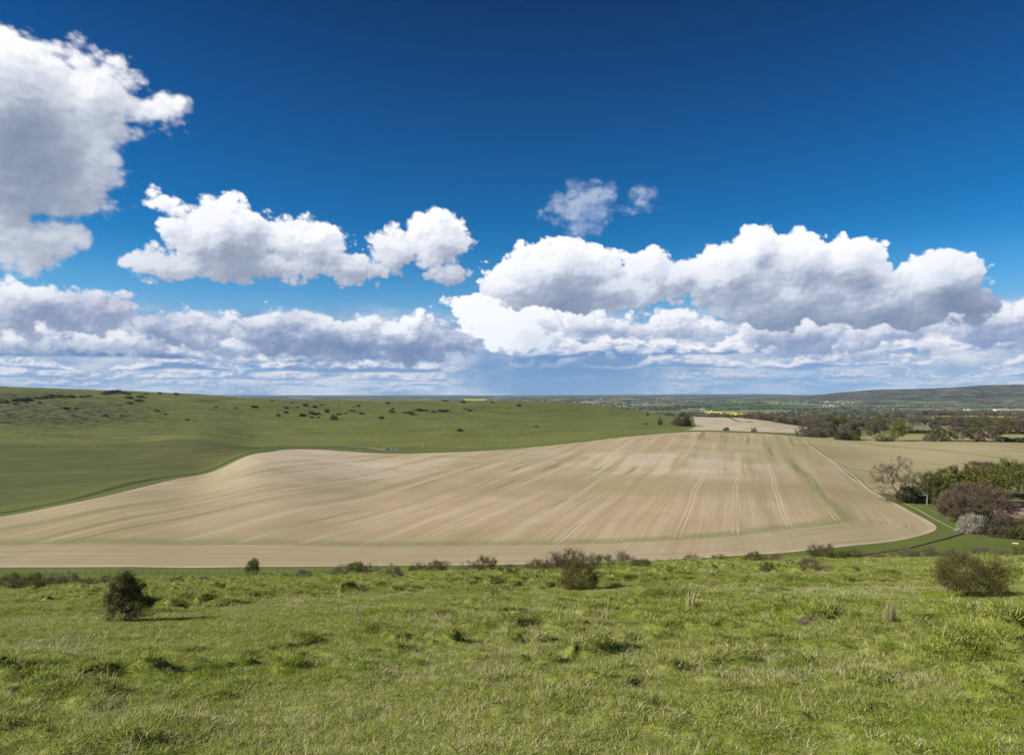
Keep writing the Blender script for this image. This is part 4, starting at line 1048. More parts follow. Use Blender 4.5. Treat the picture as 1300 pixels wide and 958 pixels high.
TREES = [ # proto, name, x, base y, h px, w px, label, rmin/depth
 ('bare_lean', 'bare_tree', 1141, 637, 46, 40, 'bare purple grey tree alone at the left end of the copse, leaning left', 358),
 ('dark_bush', 'scrub_bush', 1158, 638, 20, 26, 'low dark scrub right of the lone leaning bare tree', 352),
 ('brown_bush', 'scrub_bush', 1150, 633, 15, 20, 'small brown scrub at the foot of the leaning bare tree', 366),
 ('ivy_tree', 'ivy_tree', 1177, 642, 45, 26, 'thin tree with straight pale trunk and tattered olive crown', 345),
 ('green_tree', 'green_tree', 1193, 643, 33, 30, 'yellow green tree between the pale trunk and the bright domed tree', 352),
 ('olive_bush', 'scrub_bush', 1170, 637, 20, 22, 'olive scrub behind the straight pale trunk', 372),
 ('green_dome', 'domed_tree', 1221, 640, 47, 80, 'broad bright green domed tree behind the big bare purple crown', 372),
 ('bare_big', 'bare_tree', 1239, 662, 53, 80, 'huge spreading bare tree with purple brown crown, biggest in the copse', 322),
 ('olive_bush', 'scrub_bush', 1208, 655, 17, 24, 'low green scrub left below the huge bare crown', 318),
 ('bare_tree', 'bare_tree', 1252, 628, 41, 46, 'grey brown bare tree at the back of the copse, above the domed tree', 415),
 ('green_tree', 'green_tree', 1279, 632, 46, 44, 'tall bright green tree at the back right of the copse', 405),
 ('green_tree', 'green_tree', 1254, 638, 43, 36, 'olive green tree between the broad domed tree and the back right one', 400),
 ('bare_tree', 'bare_tree', 1303, 628, 38, 34, 'bare grey tree cut by the right edge of the picture', 420),
 ('blossom_bush', 'blossom_bush', 1232, 676, 25, 30, 'cream blossoming bush at the front foot of the copse', 304),
 ('blossom_bush', 'blossom_bush', 1249, 678, 16, 17, 'smaller cream blossoming bush right of the larger one', 300),
 ('dark_bush', 'scrub_bush', 1246, 668, 20, 26, 'dark scrub between the blossoming bushes and the huge bare tree', 312),
 ('brown_bush', 'scrub_bush', 1268, 680, 29, 38, 'dusky brown scrub right of the blossoming bushes', 306),
 ('olive_bush', 'scrub_bush', 1291, 683, 20, 30, 'olive scrub at the right end of the copse', 298),
 ('brown_bush', 'scrub_bush', 1305, 676, 18, 26, 'brown scrub at the right edge above the trough', 312),
 ('brown_bush', 'scrub_bush', 1030, 552, 20, 28, 'tall reddish bare clump at the top corner of the field', 850),
 ('brown_bush', 'scrub_bush', 1052, 551, 15, 24, 'reddish bare clump second along the far hedge', 870),
 ('brown_bush', 'scrub_bush', 1072, 550, 12, 20, 'smaller reddish clump third along the far hedge', 900),
 ('olive_tree', 'olive_tree', 1054, 546, 17, 14, 'yellow green tree behind the reddish clumps, left one', 980),
 ('green_tree', 'green_tree', 1067, 546, 17, 15, 'yellow green tree behind the reddish clumps, right one', 980),
 ('dark_bush', 'scrub_bush', 1083, 549, 10, 16, 'dark bush right behind the reddish clumps', 915),
 ('olive_bush', 'hedge_bush', 1064, 554.5, 6, 10, 'olive hedge bush left of the pair by the far field corner', 815),
 ('dark_bush', 'hedge_bush', 1074, 555, 6, 11, 'dark hedge bush middle of the three below the reddish clumps', 812),
 ('olive_bush', 'hedge_bush', 1085, 555.5, 7, 13, 'green hedge bush right of the three below the reddish clumps', 810),
 ('bare_tree', 'bare_tree', 1107, 551, 15, 14, 'purple bare tree left of the round brown tree', 850),
 ('olive_tree', 'olive_tree', 1117, 546, 16, 16, 'round brown green tree behind the purple bare one', 960),
 ('green_tree', 'green_tree', 1140, 558, 22, 17, 'round yellow green oak standing alone on the far hedge line', 792),
 ('brown_bush', 'hedge_bush', 1119, 557, 6, 14, 'low brown hedge left of the lone yellow green oak', 798),
 ('brown_bush', 'hedge_bush', 1130, 557, 5, 10, 'low brown hedge touching the lone yellow green oak', 796),
 ('olive_tree', 'olive_tree', 1191, 559.5, 17, 15, 'green brown tree first of the row above the right field', 782),
 ('brown_bush', 'hedge_bush', 1181, 559.5, 10, 14, 'brown bush left of the first tree of the row', 782),
 ('brown_bush', 'hedge_bush', 1200, 560, 9, 12, 'brown bush right of the first tree of the row', 780),
 ('bare_tree', 'bare_tree', 1215, 560, 18, 20, 'purple bare tree second of the row above the right field', 780),
 ('bare_tree', 'bare_tree', 1237, 560, 17, 22, 'purple bare tree third of the row above the right field', 778),
 ('bare_tree', 'bare_tree', 1260, 561, 19, 22, 'purple bare tree fourth and widest of the row', 776),
 ('brown_bush', 'hedge_bush', 1245, 560.5, 7, 10, 'low brown bush between third and fourth tree of the row', 777),
 ('dark_bush', 'hedge_bush', 1277, 561, 6, 14, 'dark low hedge right of the fourth tree of the row', 774),
 ('dark_bush', 'hedge_bush', 1293, 561.5, 6, 18, 'dark low hedge at the right edge above the field', 770),
 ('bare_tree', 'bare_tree', 1185, 541, 9, 11, 'small bare tree in the second row back, left', 1300),
 ('dark_bush', 'scrub_bush', 1219, 541, 6, 10, 'dark evergreen bush beside a bare tree in the second row back', 1290),
 ('bare_tree', 'bare_tree', 1213, 541, 13, 15, 'bare tree above the dark evergreen bush in the second row', 1300),
 ('olive_tree', 'olive_tree', 1232, 540, 10, 14, 'olive tree in the middle of the second row back', 1340),
 ('olive_tree', 'olive_tree', 1250, 540, 11, 14, 'olive tree right of the middle of the second row back', 1340),
 ('green_tree', 'green_tree', 1277, 540, 11, 18, 'pale green tree near the right end of the second row', 1340),
 ('bare_tree', 'bare_tree', 1298, 548, 14, 14, 'bare tree at the right edge behind the dark hedge', 1100),
 ('bare_tree', 'bare_tree', 1272, 549, 9, 10, 'small bare tree right of the fourth tree of the front row', 1080),
 ('bare_tree', 'bare_tree', 1288, 549, 8, 14, 'low bare tree behind the dark hedge at the right', 1080),
 ('olive_bush', 'scrub_bush', 866, 536, 10, 17, 'dark olive copse bush at the left end of the pale far field', 1235),
 ('brown_bush', 'scrub_bush', 860, 535, 7, 12, 'brown copse bush left of the dark one by the pale far field', 1260),
 ('olive_bush', 'scrub_bush', 873, 536, 8, 9, 'olive bush at the tip of the pale far field', 1230),
 ('brown_bush', 'scrub_bush', 850, 524, 2.5, 12, 'low brown thicket above the copse by the pale far field', 1650),
 ('olive_bush', 'scrub_bush', 838, 535.5, 5.5, 6, 'small lone bush on the grass left of the copse', 1260),
 ('dark_bush', 'scrub_bush', 922, 543.5, 3, 6, 'tiny dark bush on the near edge of the pale far field, left one', 1060),
 ('olive_bush', 'scrub_bush', 957, 547, 3.5, 7, 'tiny green bush on the near edge of the pale far field, right one', 965),
]
for (key, nm, x, yb, hp, wp, lab, dep) in TREES:
    Y = float(dep)
    if dep < 450: Y = px_ground(x, yb, 215.0)[1]
    X = (x - CX) / F * Y; Z = float(ground(X, Y)); s_ = Y / F
    top = yb - hp
    ztop = -(top - HY) / F * Y
    h_ = min(max(ztop - Z, hp * s_ * 0.6), hp * s_ * 1.35)
    plant(key, nm, lab, 'tree' if 'tree' in nm else 'bush', X, Y, Z - 0.2, h_, wp * s_, hash_(x) * 6.28 if key != 'bare_lean' else 0.0)

# --- dark hawthorns dotted over the downs
DOTS = [(4,511,6,16),(22,509,5,16),(34,508,5,16),(48,506,4,12),(60,505,4,14),(66,503,4,12),(76,504,5,14),(90,504,4,14),(84,519,4,8),(97,519,3,7),(20,513,3,7),(34,511,3,6),(50,511,3,6),
 (104,504,3,8),(112,503,3,8),(133,500,4,12),(140,499,5,14),(148,498,5,14),(156,499,4,12),(163,500,3,8),(164,505,4,10),(178,504,4,12),(176,509,4,12),(165,512,3,9),(185,500,2,8),(203,499.5,3.5,4),
 (224,500.5,3.5,7),(199,522,4,9),(210,526,2.5,5),(238,533,3,6),(155,528,3,7),(134,528,3,7),(323,517,4,9),(353,528,5,7),(363,524,4,6),(363,518,3,6),(378,517,2.5,5),(388,515,4.5,8),(384,528,5,9),(395,525,5,11),
 (402,526,4,10),(400,517,4,7),(396,530,3,7),(404,530,2.5,5),(415,523,6,7),(424,532,7,13),(430,526,3,7),(407,514,2,4),(447,522,3.5,10),(455,515.5,3,6),(459,525,3,8),(449,517,2,4),(484,531,4.5,7),
 (492,512,3,7),(497,523,5,9),(439,525,2,6),(499,519,2.5,5),(523,526,6,9),(519,524,3,5),(533,521,4,12),(541,521,2.5,7),(550,523,3,6),(561,522,4,12),(567,521,3,8),(514,524,2.5,5),(588,511,3.5,7),(590,519,2.5,5),
 (596,521,3,7),(565,509,2,9),(625,511,2.5,7),(659,515,3.5,7),(584,547,4.5,9),(681,542,3,6),(822,527,3.5,4),(820,538,2,8),(345,509,2,5),(370,511,2,4),(411,513,1.5,4),(430,514,1.5,4),(274,517,2,5),(300,518,2,6)]
for i, (x, y, h_, w_) in enumerate(DOTS):
    X, Y, Z = px_ground(x, y + 0.4, 800.0)
    s_ = Y / F
    plant('dark_bush' if i % 3 else 'olive_bush', 'hawthorn_bush', 'small dark hawthorn dotted on the green down across the valley', 'bush', X, Y, Z - 0.3, h_ * 0.72 * s_, w_ * 0.75 * s_, hash_(x) * 6.28, 'hawthorns dotted over the far green down')

# ------------------------------------------------------------------ woods and hedges of the vale: stuff, one object each
def point_cloud_object(name, pts, rots, scl, idx, protos, realise=False):
    me = bpy.data.meshes.new(name)
    pts = np.asarray(pts, np.float32); me.vertices.add(len(pts)); me.vertices.foreach_set('co', pts.ravel())
    fattr(me, 'turn', rots); fattr(me, 'pick', idx)
    a = me.attributes.new('size', 'FLOAT_VECTOR', 'POINT'); a.data.foreach_set('vector', np.asarray(scl, np.float32).ravel())
    ob = bpy.data.objects.new(name, me); C.objects.link(ob)
    nt = bpy.data.node_groups.new(name, 'GeometryNodeTree')
    nt.interface.new_socket('Geometry', in_out='INPUT', socket_type='NodeSocketGeometry')
    nt.interface.new_socket('Geometry', in_out='OUTPUT', socket_type='NodeSocketGeometry')
    g = G(nt); gi = g.new('NodeGroupInput'); go = g.new('NodeGroupOutput')
    iop = g.new('GeometryNodeInstanceOnPoints'); jn = g.new('GeometryNodeGeometryToInstance')
    for p in reversed(protos):
        oi = g.new('GeometryNodeObjectInfo'); oi.inputs['Object'].default_value = p; oi.inputs['As Instance'].default_value = False
        nt.links.new(oi.outputs['Geometry'], jn.inputs[0])
    nt.links.new(gi.outputs[0], iop.inputs['Points']); nt.links.new(jn.outputs[0], iop.inputs['Instance'])
    iop.inputs['Pick Instance'].default_value = True
    def na(nm, typ):
        n = g.new('GeometryNodeInputNamedAttribute', data_type=typ); n.inputs['Name'].default_value = nm
        return S(g, [o for o in n.outputs if o.name == 'Attribute' and o.enabled][0])
    nt.links.new(na('pick', 'FLOAT').s, iop.inputs['Instance Index'])
    rot = g.xyz(0.0, 0.0, na('turn', 'FLOAT')); e2r = g.new('FunctionNodeEulerToRotation'); nt.links.new(rot.s, e2r.inputs[0]); nt.links.new(e2r.outputs[0], iop.inputs['Rotation'])
    nt.links.new(na('size', 'FLOAT_VECTOR').s, iop.inputs['Scale'])
    nt.links.new(iop.outputs[0], go.inputs[0])
    md = ob.modifiers.new(name, 'NODES'); md.node_group = nt
    tag(ob, kind='stuff')
    return ob
def far_proto(kind, seed, H, W, leaves, leaf):
    _, c = plant_mesh(seed=seed, H=H, W=W, trunk_h=H * 0.12, n_pts=60, leaves=leaves, twigs=int(leaves * 0.5), leaf=leaf, twig_len=1.6, shape='round', r_tip=0.05, ragged=0.6, hollow=0.4, tw_w=0.25)
    me = mk_crown('far crown', c, LEAF[kind]); o = bpy.data.objects.new('far crown ' + kind, me); return o
FARP = [far_proto('brown', 41, 11, 12, 420, 1.3), far_proto('purple', 42, 12, 12, 420, 1.3), far_proto('olive', 43, 11, 12, 480, 1.4), far_proto('dark', 44, 9, 12, 480, 1.4), far_proto('green', 45, 9, 11, 420, 1.4)]
rsw = np.random.RandomState(5)
def belt(name, x0, x1, y0, y1, n, hs, wts, depth=None, jit=0.0):
    """trees standing in a strip of land seen between two photo points"""
    A = np.array(px_ground(x0, y0, 1000.0)[:2]) if depth is None else np.array([(x0 - CX) / F * depth[0], depth[0]])
    B = np.array(px_ground(x1, y1, 1000.0)[:2]) if depth is None else np.array([(x1 - CX) / F * depth[1], depth[1]])
    t = rsw.rand(n); P = A + (B - A) * t[:, None] + rsw.randn(n, 2) * jit
    z = ground(P[:, 0], P[:, 1])
    return np.column_stack([P, z - 0.5]), hs * (0.75 + 0.5 * rsw.rand(n)), rsw.choice(5, n, p=np.array(wts) / sum(wts))
def woods(name, belts):
    P, Hh, I_ = [], [], []
    for b in belts:
        p, h_, i_ = belt(name, *b); P.append(p); Hh.append(h_); I_.append(i_)
    P = np.concatenate(P); Hh = np.concatenate(Hh); I_ = np.concatenate(I_)
    point_cloud_object(name, P, rsw.rand(len(P)) * 6.28, np.stack([Hh * (0.9 + 0.3 * rsw.rand(len(P))), Hh, Hh], 1), I_, FARP)
woods('woodland', [
 (958, 1032, 0, 0, 130, 1.0, (5, 2, 3, 1, 0.4), (1640, 1540), 22),
 (985, 1045, 0, 0, 60, 1.0, (5, 2, 3, 1, 0.4), (1900, 1800), 25),
 (1032, 1105, 0, 0, 60, 1.0, (4, 3, 3, 2, 1), (1700, 1700), 24),
 (1085, 1165, 0, 0, 30, 0.65, (3, 3, 3, 2, 1), (1330, 1400), 12),
 (1105, 1175, 0, 0, 26, 0.8, (3, 4, 2, 2, 1), (1950, 2000), 22),
 (1150, 1190, 0, 0, 60, 0.42, (1, 1, 4, 4, 1), (1110, 1110), 4),
 (1195, 1265, 0, 0, 26, 0.6, (2, 2, 4, 2, 1), (1420, 1420), 8),
 (1262, 1330, 0, 0, 50, 0.36, (1, 1, 3, 4, 1), (1110, 1110), 4),
 (1165, 1345, 0, 0, 300, 1.9, (3, 7, 0.6, 0.4, 0.1), (3750, 3750), 60),
 (1180, 1340, 0, 0, 44, 0.8, (2, 3, 3, 2, 1), (1900, 1900), 10),
 (1165, 1340, 0, 0, 44, 0.7, (2, 3, 3, 2, 1), (2500, 2500), 12),
])
# hedges and small woods scattered over the vale
HP, HH, HI = [], [], []
for k in range(300):
    Yh = math.exp(rsw.uniform(math.log(2300), math.log(11500))); Xh = Yh * rsw.uniform(-0.02 if Yh > 3500 else 0.28, 0.92)
    L_ = rsw.uniform(120, 520) * (Yh / 4000) ** 0.5; a_ = rsw.normal(0, 0.30) + (math.pi / 2 if rsw.rand() < 0.12 else 0)
    n = int(L_ / 11 * (4000 / Yh) ** 0.6) + 3; t = rsw.rand(n) - 0.5
    px_ = Xh + np.cos(a_) * L_ * t + rsw.randn(n) * 3; py_ = Yh + np.sin(a_) * L_ * t + rsw.randn(n) * 3
    if rsw.rand() < 0.25: px_ += rsw.randn(n) * 40; py_ += rsw.randn(n) * 30
    HP.append(np.column_stack([px_, py_, ground(px_, py_) - 0.5])); HH.append((0.35 + 0.4 * rsw.rand(n)) * (1 + Yh / 14000)); HI.append(rsw.choice(5, n, p=[.3, .25, .2, .2, .05]))
HP = np.concatenate(HP); HH = np.concatenate(HH); HI = np.concatenate(HI)
point_cloud_object('hedges', HP, rsw.rand(len(HP)) * 6.28, np.stack([HH * 1.3, HH * 1.1, HH], 1), HI, FARP)
GRASS_DENSITY = 1.0
# ------------------------------------------------------------------ grass of the near slope
def tuft(seed, n, h, spread, w, lean, mat, bend=0.4):
    rs = np.random.RandomState(seed); V = []; Fc = []
    for k in range(n):
        a = rs.rand() * 6.283; r = spread * math.sqrt(rs.rand()); bx, by = math.cos(a) * r, math.sin(a) * r
        hh = h * (0.45 + 0.75 * rs.rand()); d = a + rs.randn() * 0.9; ln = lean * (0.3 + rs.rand()) * hh
        dx, dy = math.cos(d) * ln + 0.10 * hh, math.sin(d) * ln
        s_ = rs.rand() * 6.283; wx, wy = math.cos(s_) * w / 2, math.sin(s_) * w / 2
        b = len(V)
        mx, my, mz = bx + dx * 0.35, by + dy * 0.35, hh * 0.6
        V += [(bx - wx, by - wy, -0.02), (bx + wx, by + wy, -0.02), (mx + wx * 0.8, my + wy * 0.8, mz), (mx - wx * 0.8, my - wy * 0.8, mz), (bx + dx, by + dy, hh * (1 - bend * lean * 0.5))]
        Fc += [(b, b + 1, b + 2, b + 3), (b + 3, b + 2, b + 4)]
    me = bpy.data.meshes.new('tuft'); me.from_pydata(V, [], Fc); me.materials.append(mat)
    return bpy.data.objects.new('tuft', me)
M_G1 = leaf_material('green grass blades', ((0.155, 0.190, 0.020), (0.345, 0.385, 0.055), (0.560, 0.580, 0.170)), 0.42)
M_G2 = leaf_material('lush grass blades', ((0.120, 0.165, 0.010), (0.245, 0.325, 0.020), (0.380, 0.455, 0.045)), 0.35)
M_G3 = leaf_material('dry grass blades', ((0.26, 0.22, 0.10), (0.46, 0.40, 0.20), (0.66, 0.58, 0.34)), 0.25)
NB = [tuft(1, 34, 0.10, 0.12, 0.007, 0.7, M_G1), tuft(2, 30, 0.13, 0.13, 0.007, 0.8, M_G1), tuft(3, 44, 0.09, 0.13, 0.006, 0.5, M_G2), tuft(4, 12, 0.20, 0.06, 0.004, 0.6, M_G3),
      tuft(5, 40, 0.16, 0.11, 0.007, 0.7, M_G1), tuft(6, 18, 0.085, 0.14, 0.006, 1.1, M_G3)]
FB = [tuft(11, 34, 0.16, 0.28, 0.018, 0.7, M_G1), tuft(12, 34, 0.20, 0.30, 0.018, 0.8, M_G1), tuft(13, 34, 0.13, 0.30, 0.016, 0.5, M_G2), tuft(14, 14, 0.30, 0.16, 0.010, 0.5, M_G3),
      tuft(15, 34, 0.22, 0.26, 0.018, 0.7, M_G1), tuft(16, 16, 0.13, 0.30, 0.014, 1.0, M_G3)]
def scatter(name, r0, r1, n, protos, sc, seed):
    rs = np.random.RandomState(seed)
    r = np.sqrt(rs.rand(n) * (r1 * r1 - r0 * r0) + r0 * r0); th = rs.uniform(-0.74, 0.74, n)
    X = np.sin(th) * r; Y = np.cos(th) * r
    z = ground(X, Y, True)
    lush = fbm(X / 3.2, Y / 2.6, 4, 31) + rs.randn(n) * 0.05
    dry = fbm(X / 5.0, Y / 3.0, 4, 37) + fbm(X / 0.8, Y / 0.8, 2, 38) * 0.5 + rs.randn(n) * 0.06 + 0.08 * sstep(th, 0.2, 0.6) - 0.05 * sstep(-r, -14, -8)
    hum = tussock(X, Y, r)
    idx = np.where(rs.rand(n) < 0.5, 0, 1)
    idx = np.where(lush > 0.13, 2, idx)
    idx = np.where(rs.rand(n) < np.clip(0.20 + dry * 0.8, 0.08, 0.45), 5, idx)
    idx = np.where((dry > 0.22) & (rs.rand(n) < 0.16), 3, idx)
    idx = np.where((hum > 0.13) & (rs.rand(n) < 0.5), 4, idx)
    idx = np.where(rs.rand(n) < 0.012, 3, idx)
    s = sc * (0.65 + 0.8 * rs.rand(n)) * (0.62 + 1.7 * np.clip(hum, 0, 0.40)) * (1 + 0.5 * (idx == 3))
    hs = 0.50 * s * (0.45 + 0.9 * np.clip(fbm(X / 2.0, Y / 2.0, 3, 33) + 0.5, 0, 1))
    return point_cloud_object(name, np.stack([X, Y, z], 1), rs.rand(n) * 6.28, np.stack([s, s, hs], 1), idx, protos)
GD = GRASS_DENSITY
scatter('grass', 3.5, 16, int(26000 * GD), NB, 1.0, 101)
scatter('grass', 15.5, 40, int(85000 * GD), NB, 1.35, 102)
scatter('grass', 38, 108, int(115000 * GD), FB, 0.95, 103)
HAZE = 1.3e-5
# ------------------------------------------------------------------ small things
def link(name, me, parent=None, loc=(0, 0, 0), rot=(0, 0, 0), scale=(1, 1, 1)):
    o = bpy.data.objects.new(name, me); C.objects.link(o); o.location = loc; o.rotation_euler = rot; o.scale = scale
    if parent: o.parent = parent
    return o
def empty(name, loc, rz=0.0):
    e = bpy.data.objects.new(name, None); C.objects.link(e); e.location = loc; e.rotation_euler = (0, 0, rz); return e
def bm_mesh(name, fn, mats):
    bm = bmesh.new(); fn(bm); me = bpy.data.meshes.new(name); bm.to_mesh(me); bm.free()
    for m in (mats if isinstance(mats, (list, tuple)) else [mats]): me.materials.append(m)
    return me
def bbox(bm, x0, x1, y0, y1, z0, z1, mi=0, bev=0.0):
    vs = [bm.verts.new(p) for p in ((x0, y0, z0), (x1, y0, z0), (x1, y1, z0), (x0, y1, z0), (x0, y0, z1), (x1, y0, z1), (x1, y1, z1), (x0, y1, z1))]
    fs = [bm.faces.new([vs[i] for i in f]) for f in ((3, 2, 1, 0), (4, 5, 6, 7), (0, 1, 5, 4), (1, 2, 6, 5), (2, 3, 7, 6), (3, 0, 4, 7))]
    for f in fs: f.material_index = mi
    if bev: bmesh.ops.bevel(bm, geom=list({e for f in fs for e in f.edges}), offset=bev, segments=2, affect='EDGES')
def G1(X, Y, fine=False): return float(ground(np.array([float(X)]), np.array([float(Y)]), fine)[0])

M_WOOD = simple('weathered wood', (0.20, 0.17, 0.13), 0.9, 0.1, 0.3, 6)
M_WIRE = simple('galvanised wire', (0.30, 0.30, 0.29), 0.5, 0.4)
M_WHITE = simple('white paint', (0.80, 0.80, 0.78), 0.4, 0.4, 0.05, 3)
M_GLASSD = simple('dark glass', (0.03, 0.035, 0.04), 0.1, 0.6)
M_TYRE = simple('rubber', (0.03, 0.03, 0.03), 0.8, 0.2)
M_NAVY = simple('dark blue paint', (0.03, 0.045, 0.09), 0.3, 0.5)
M_SILV = simple('pale blue grey paint', (0.45, 0.52, 0.62), 0.35, 0.5)
M_WOOL = simple('wool', (0.62, 0.58, 0.48), 0.95, 0.05, 0.15, 9)
M_FACE = simple('sheep face', (0.50, 0.46, 0.40), 0.9, 0.1)
M_SOILR = simple('mole hill soil', (0.14, 0.095, 0.068), 1.0, 0.05, 0.35, 20)
M_ROOF = simple('clay tiles', (0.26, 0.12, 0.08), 0.9, 0.1, 0.2, 1)
M_SLATE = simple('grey roof', (0.22, 0.22, 0.24), 0.8, 0.2, 0.2, 1)
M_WALL = simple('rendered wall', (0.72, 0.68, 0.60), 0.9, 0.1, 0.1, 1)
M_BRICK = simple('brick wall', (0.42, 0.25, 0.18), 0.9, 0.1, 0.15, 1)
M_CHALK = simple('chalk track', (0.52, 0.42, 0.30), 1.0, 0.05, 0.2, 0.8)
M_DARKG = simple('rank dark grass', (0.045, 0.055, 0.014), 1.0, 0.05, 0.4, 1.5)
M_STRAW = LEAF['blossom']

# --- tracks: thin ribbons following the land
def ribbon(name, pxs, width, mat, rmin=200.0, lift=0.10, side=0.0, label=None):
    P = np.array([px_ground(x, y, rmin)[:2] for x, y in pxs]); Q = []
    for i in range(len(P) - 1):
        a, b, c, e = P[max(i - 1, 0)], P[i], P[i + 1], P[min(i + 2, len(P) - 1)]
        n = max(4, int(np.hypot(*(c - b)) / 4))
        for k in range(n):
            t = k / n; Q.append(0.5 * ((2 * b) + (-a + c) * t + (2 * a - 5 * b + 4 * c - e) * t * t + (-a + 3 * b - 3 * c + e) * t ** 3))
    Q.append(P[-1]); Q = np.array(Q); d = np.gradient(Q, axis=0); nrm = np.stack([d[:, 1], -d[:, 0]], 1); nrm /= np.linalg.norm(nrm, axis=1)[:, None]
    wv = width * (0.75 + 0.5 * vnoise(np.arange(len(Q)) / 5.0, np.zeros(len(Q)), 3))[:, None]
    V = []
    for o in (-0.5, 0.0, 0.5):
        q = Q + nrm * (side + o * wv); V.append(np.column_stack([q, ground(q[:, 0], q[:, 1]) + lift + (0.03 if o == 0 else 0)]))
    n = len(Q); V = np.concatenate(V); fs = []
    for r_ in range(2):
        for i in range(n - 1): fs.append((r_ * n + i, (r_ + 1) * n + i, (r_ + 1) * n + i + 1, r_ * n + i + 1))
    me = bpy.data.meshes.new(name); me.from_pydata([tuple(v) for v in V], [], fs); me.materials.append(mat)
    me.polygons.foreach_set('use_smooth', np.ones(len(me.polygons), bool)); me.update()
    if me.polygons[0].normal.z < 0: me.flip_normals()
    o = link(name, me); tag(o, kind='structure'); return o
TRK = [(1009, 553.8), (1018, 558), (1030, 566.5), (1041, 574), (1050, 580.5), (1062, 588), (1074, 596.5), (1084, 604), (1096, 615), (1104, 622), (1113, 627.5)]
ribbon('footpath', TRK, 1.9, M_CHALK, 300.0, 0.16, 0.2)
ribbon('ditch_bank', TRK[:-1], 0.45, M_DARKG, 300.0, 0.24, -1.2)
ribbon('footpath', [(1113, 627), (1126, 631), (1139, 635), (1163, 645.5), (1184, 657.5), (1208, 669.8), (1224, 676)], 0.55, M_CHALK, 215.0, 0.14, 0.0)
ribbon('chalk_track', [(440, 566.5), (456, 567.3), (470, 568.5), (482, 570.2), (496, 572.0)], 3.0, M_CHALK, 745.0, 0.18)
ribbon('terrace_path', [(520, 552.5), (570, 550), (620, 547), (655, 545), (700, 543.5), (740, 542.5), (800, 540.2), (830, 539.4)], 2.2, simple('trodden dry turf', (0.24, 0.21, 0.09), 1, 0.05, 0.2, 1), 880.0, 0.15)
ribbon('grass_strip', [(907, 529.5), (930, 532.2), (960, 535.5), (1000, 539.2), (1021, 541.2)], 5.0, M_DARKG, 1100.0, 0.9)

# yellow and pale crops far off, each a field of its own
def crop(name, pts, mat, cell, lift=0.6):
    return sheet(name, np.array([((x - CX) / F * Y, Y) for x, Y in pts]), cell, mat, lift)
def cropp(name, pxs, mat, cell, lift=1.0, rmin=1900.0):
    P = [px_ground(x, y, rmin)[:2] for x, y in pxs]
    return sheet(name, np.array(P), cell, mat, lift)
M_RAPE = simple('rapeseed in flower', (0.72, 0.60, 0.03), 1.0, 0.05, 0.12, 0.02)
M_PALEC = simple('pale young barley', (0.40, 0.38, 0.20), 1.0, 0.05, 0.15, 0.01)
M_GREENC = simple('green winter wheat', (0.085, 0.14, 0.045), 1.0, 0.05, 0.12, 0.01)
M_PASTF = simple('far pasture', (0.18, 0.21, 0.07), 1.0, 0.05, 0.15, 0.01)
M_PINK = simple('bare pinkish soil', (0.46, 0.31, 0.22), 1.0, 0.05, 0.12, 0.05)
cropp('rapeseed_field', [(893, 521.9), (925, 523.2), (956, 525.3), (956, 528.6), (925, 527.0), (897, 524.5)], M_RAPE, 50, 2.0)
crop('rapeseed_field', [(589, 12500), (618, 12500), (617, 10800), (591, 10800)], M_RAPE, 200, 6)
cropp('rapeseed_field', [(1163, 529.3), (1240, 527.4), (1345, 526.8), (1345, 529.6), (1240, 530.4), (1164, 532.2)], M_RAPE, 50, 2.0)
crop('barley_field', [(1183, 6100), (1345, 7300), (1345, 5400), (1260, 5300), (1186, 5500)], M_PALEC, 60, 1.5)
crop('wheat_field', [(1078, 5600), (1125, 5600), (1125, 4800), (1082, 4850)], M_GREENC, 60, 1.2)
crop('wheat_field', [(1126, 4600), (1162, 4600), (1160, 3900), (1130, 3850)], M_GREENC, 60, 1.2)
cropp('wheat_field', [(905, 518), (950, 515.5), (1010, 515.5), (1012, 518.5), (960, 520)], M_GREENC, 80, 2)
cropp('barley_field', [(860, 519.6), (895, 518.4), (896, 520.6), (866, 521.6)], M_PALEC, 60, 2)
cropp('pasture', [(1100, 531.5), (1160, 530), (1160, 533.5), (1104, 535.0)], M_PASTF, 50, 1.5)
crop('wheat_field', [(890, 8200), (1010, 8200), (1040, 6200), (960, 5900), (905, 6400)], M_GREENC, 120, 2)
crop('pasture', [(1030, 5300), (1072, 5300), (1075, 4500), (1034, 4500)], M_PASTF, 60, 1.2)
crop('pasture', [(1082, 1010), (1125, 1010), (1175, 1000), (1175, 800), (1085, 818)], simple('near pale pasture', (0.30, 0.29, 0.11), 1.0, 0.05, 0.15, 0.03), 20, 0.35)
crop('pasture', [(1200, 1060), (1345, 1060), (1345, 800), (1182, 800)], simple('near pale pasture', (0.30, 0.29, 0.11), 1.0, 0.05, 0.15, 0.03), 20, 0.35)
crop('stubble_field', [(1185, 1230), (1345, 1230), (1345, 1120), (1225, 1115)], simple('pale stubble', (0.46, 0.38, 0.24), 1.0, 0.05, 0.1, 0.03), 20, 0.4)
crop('bare_field', [(1255, 420), (1345, 430), (1365, 345), (1330, 318), (1262, 338)], M_PINK, 8, 0.18)

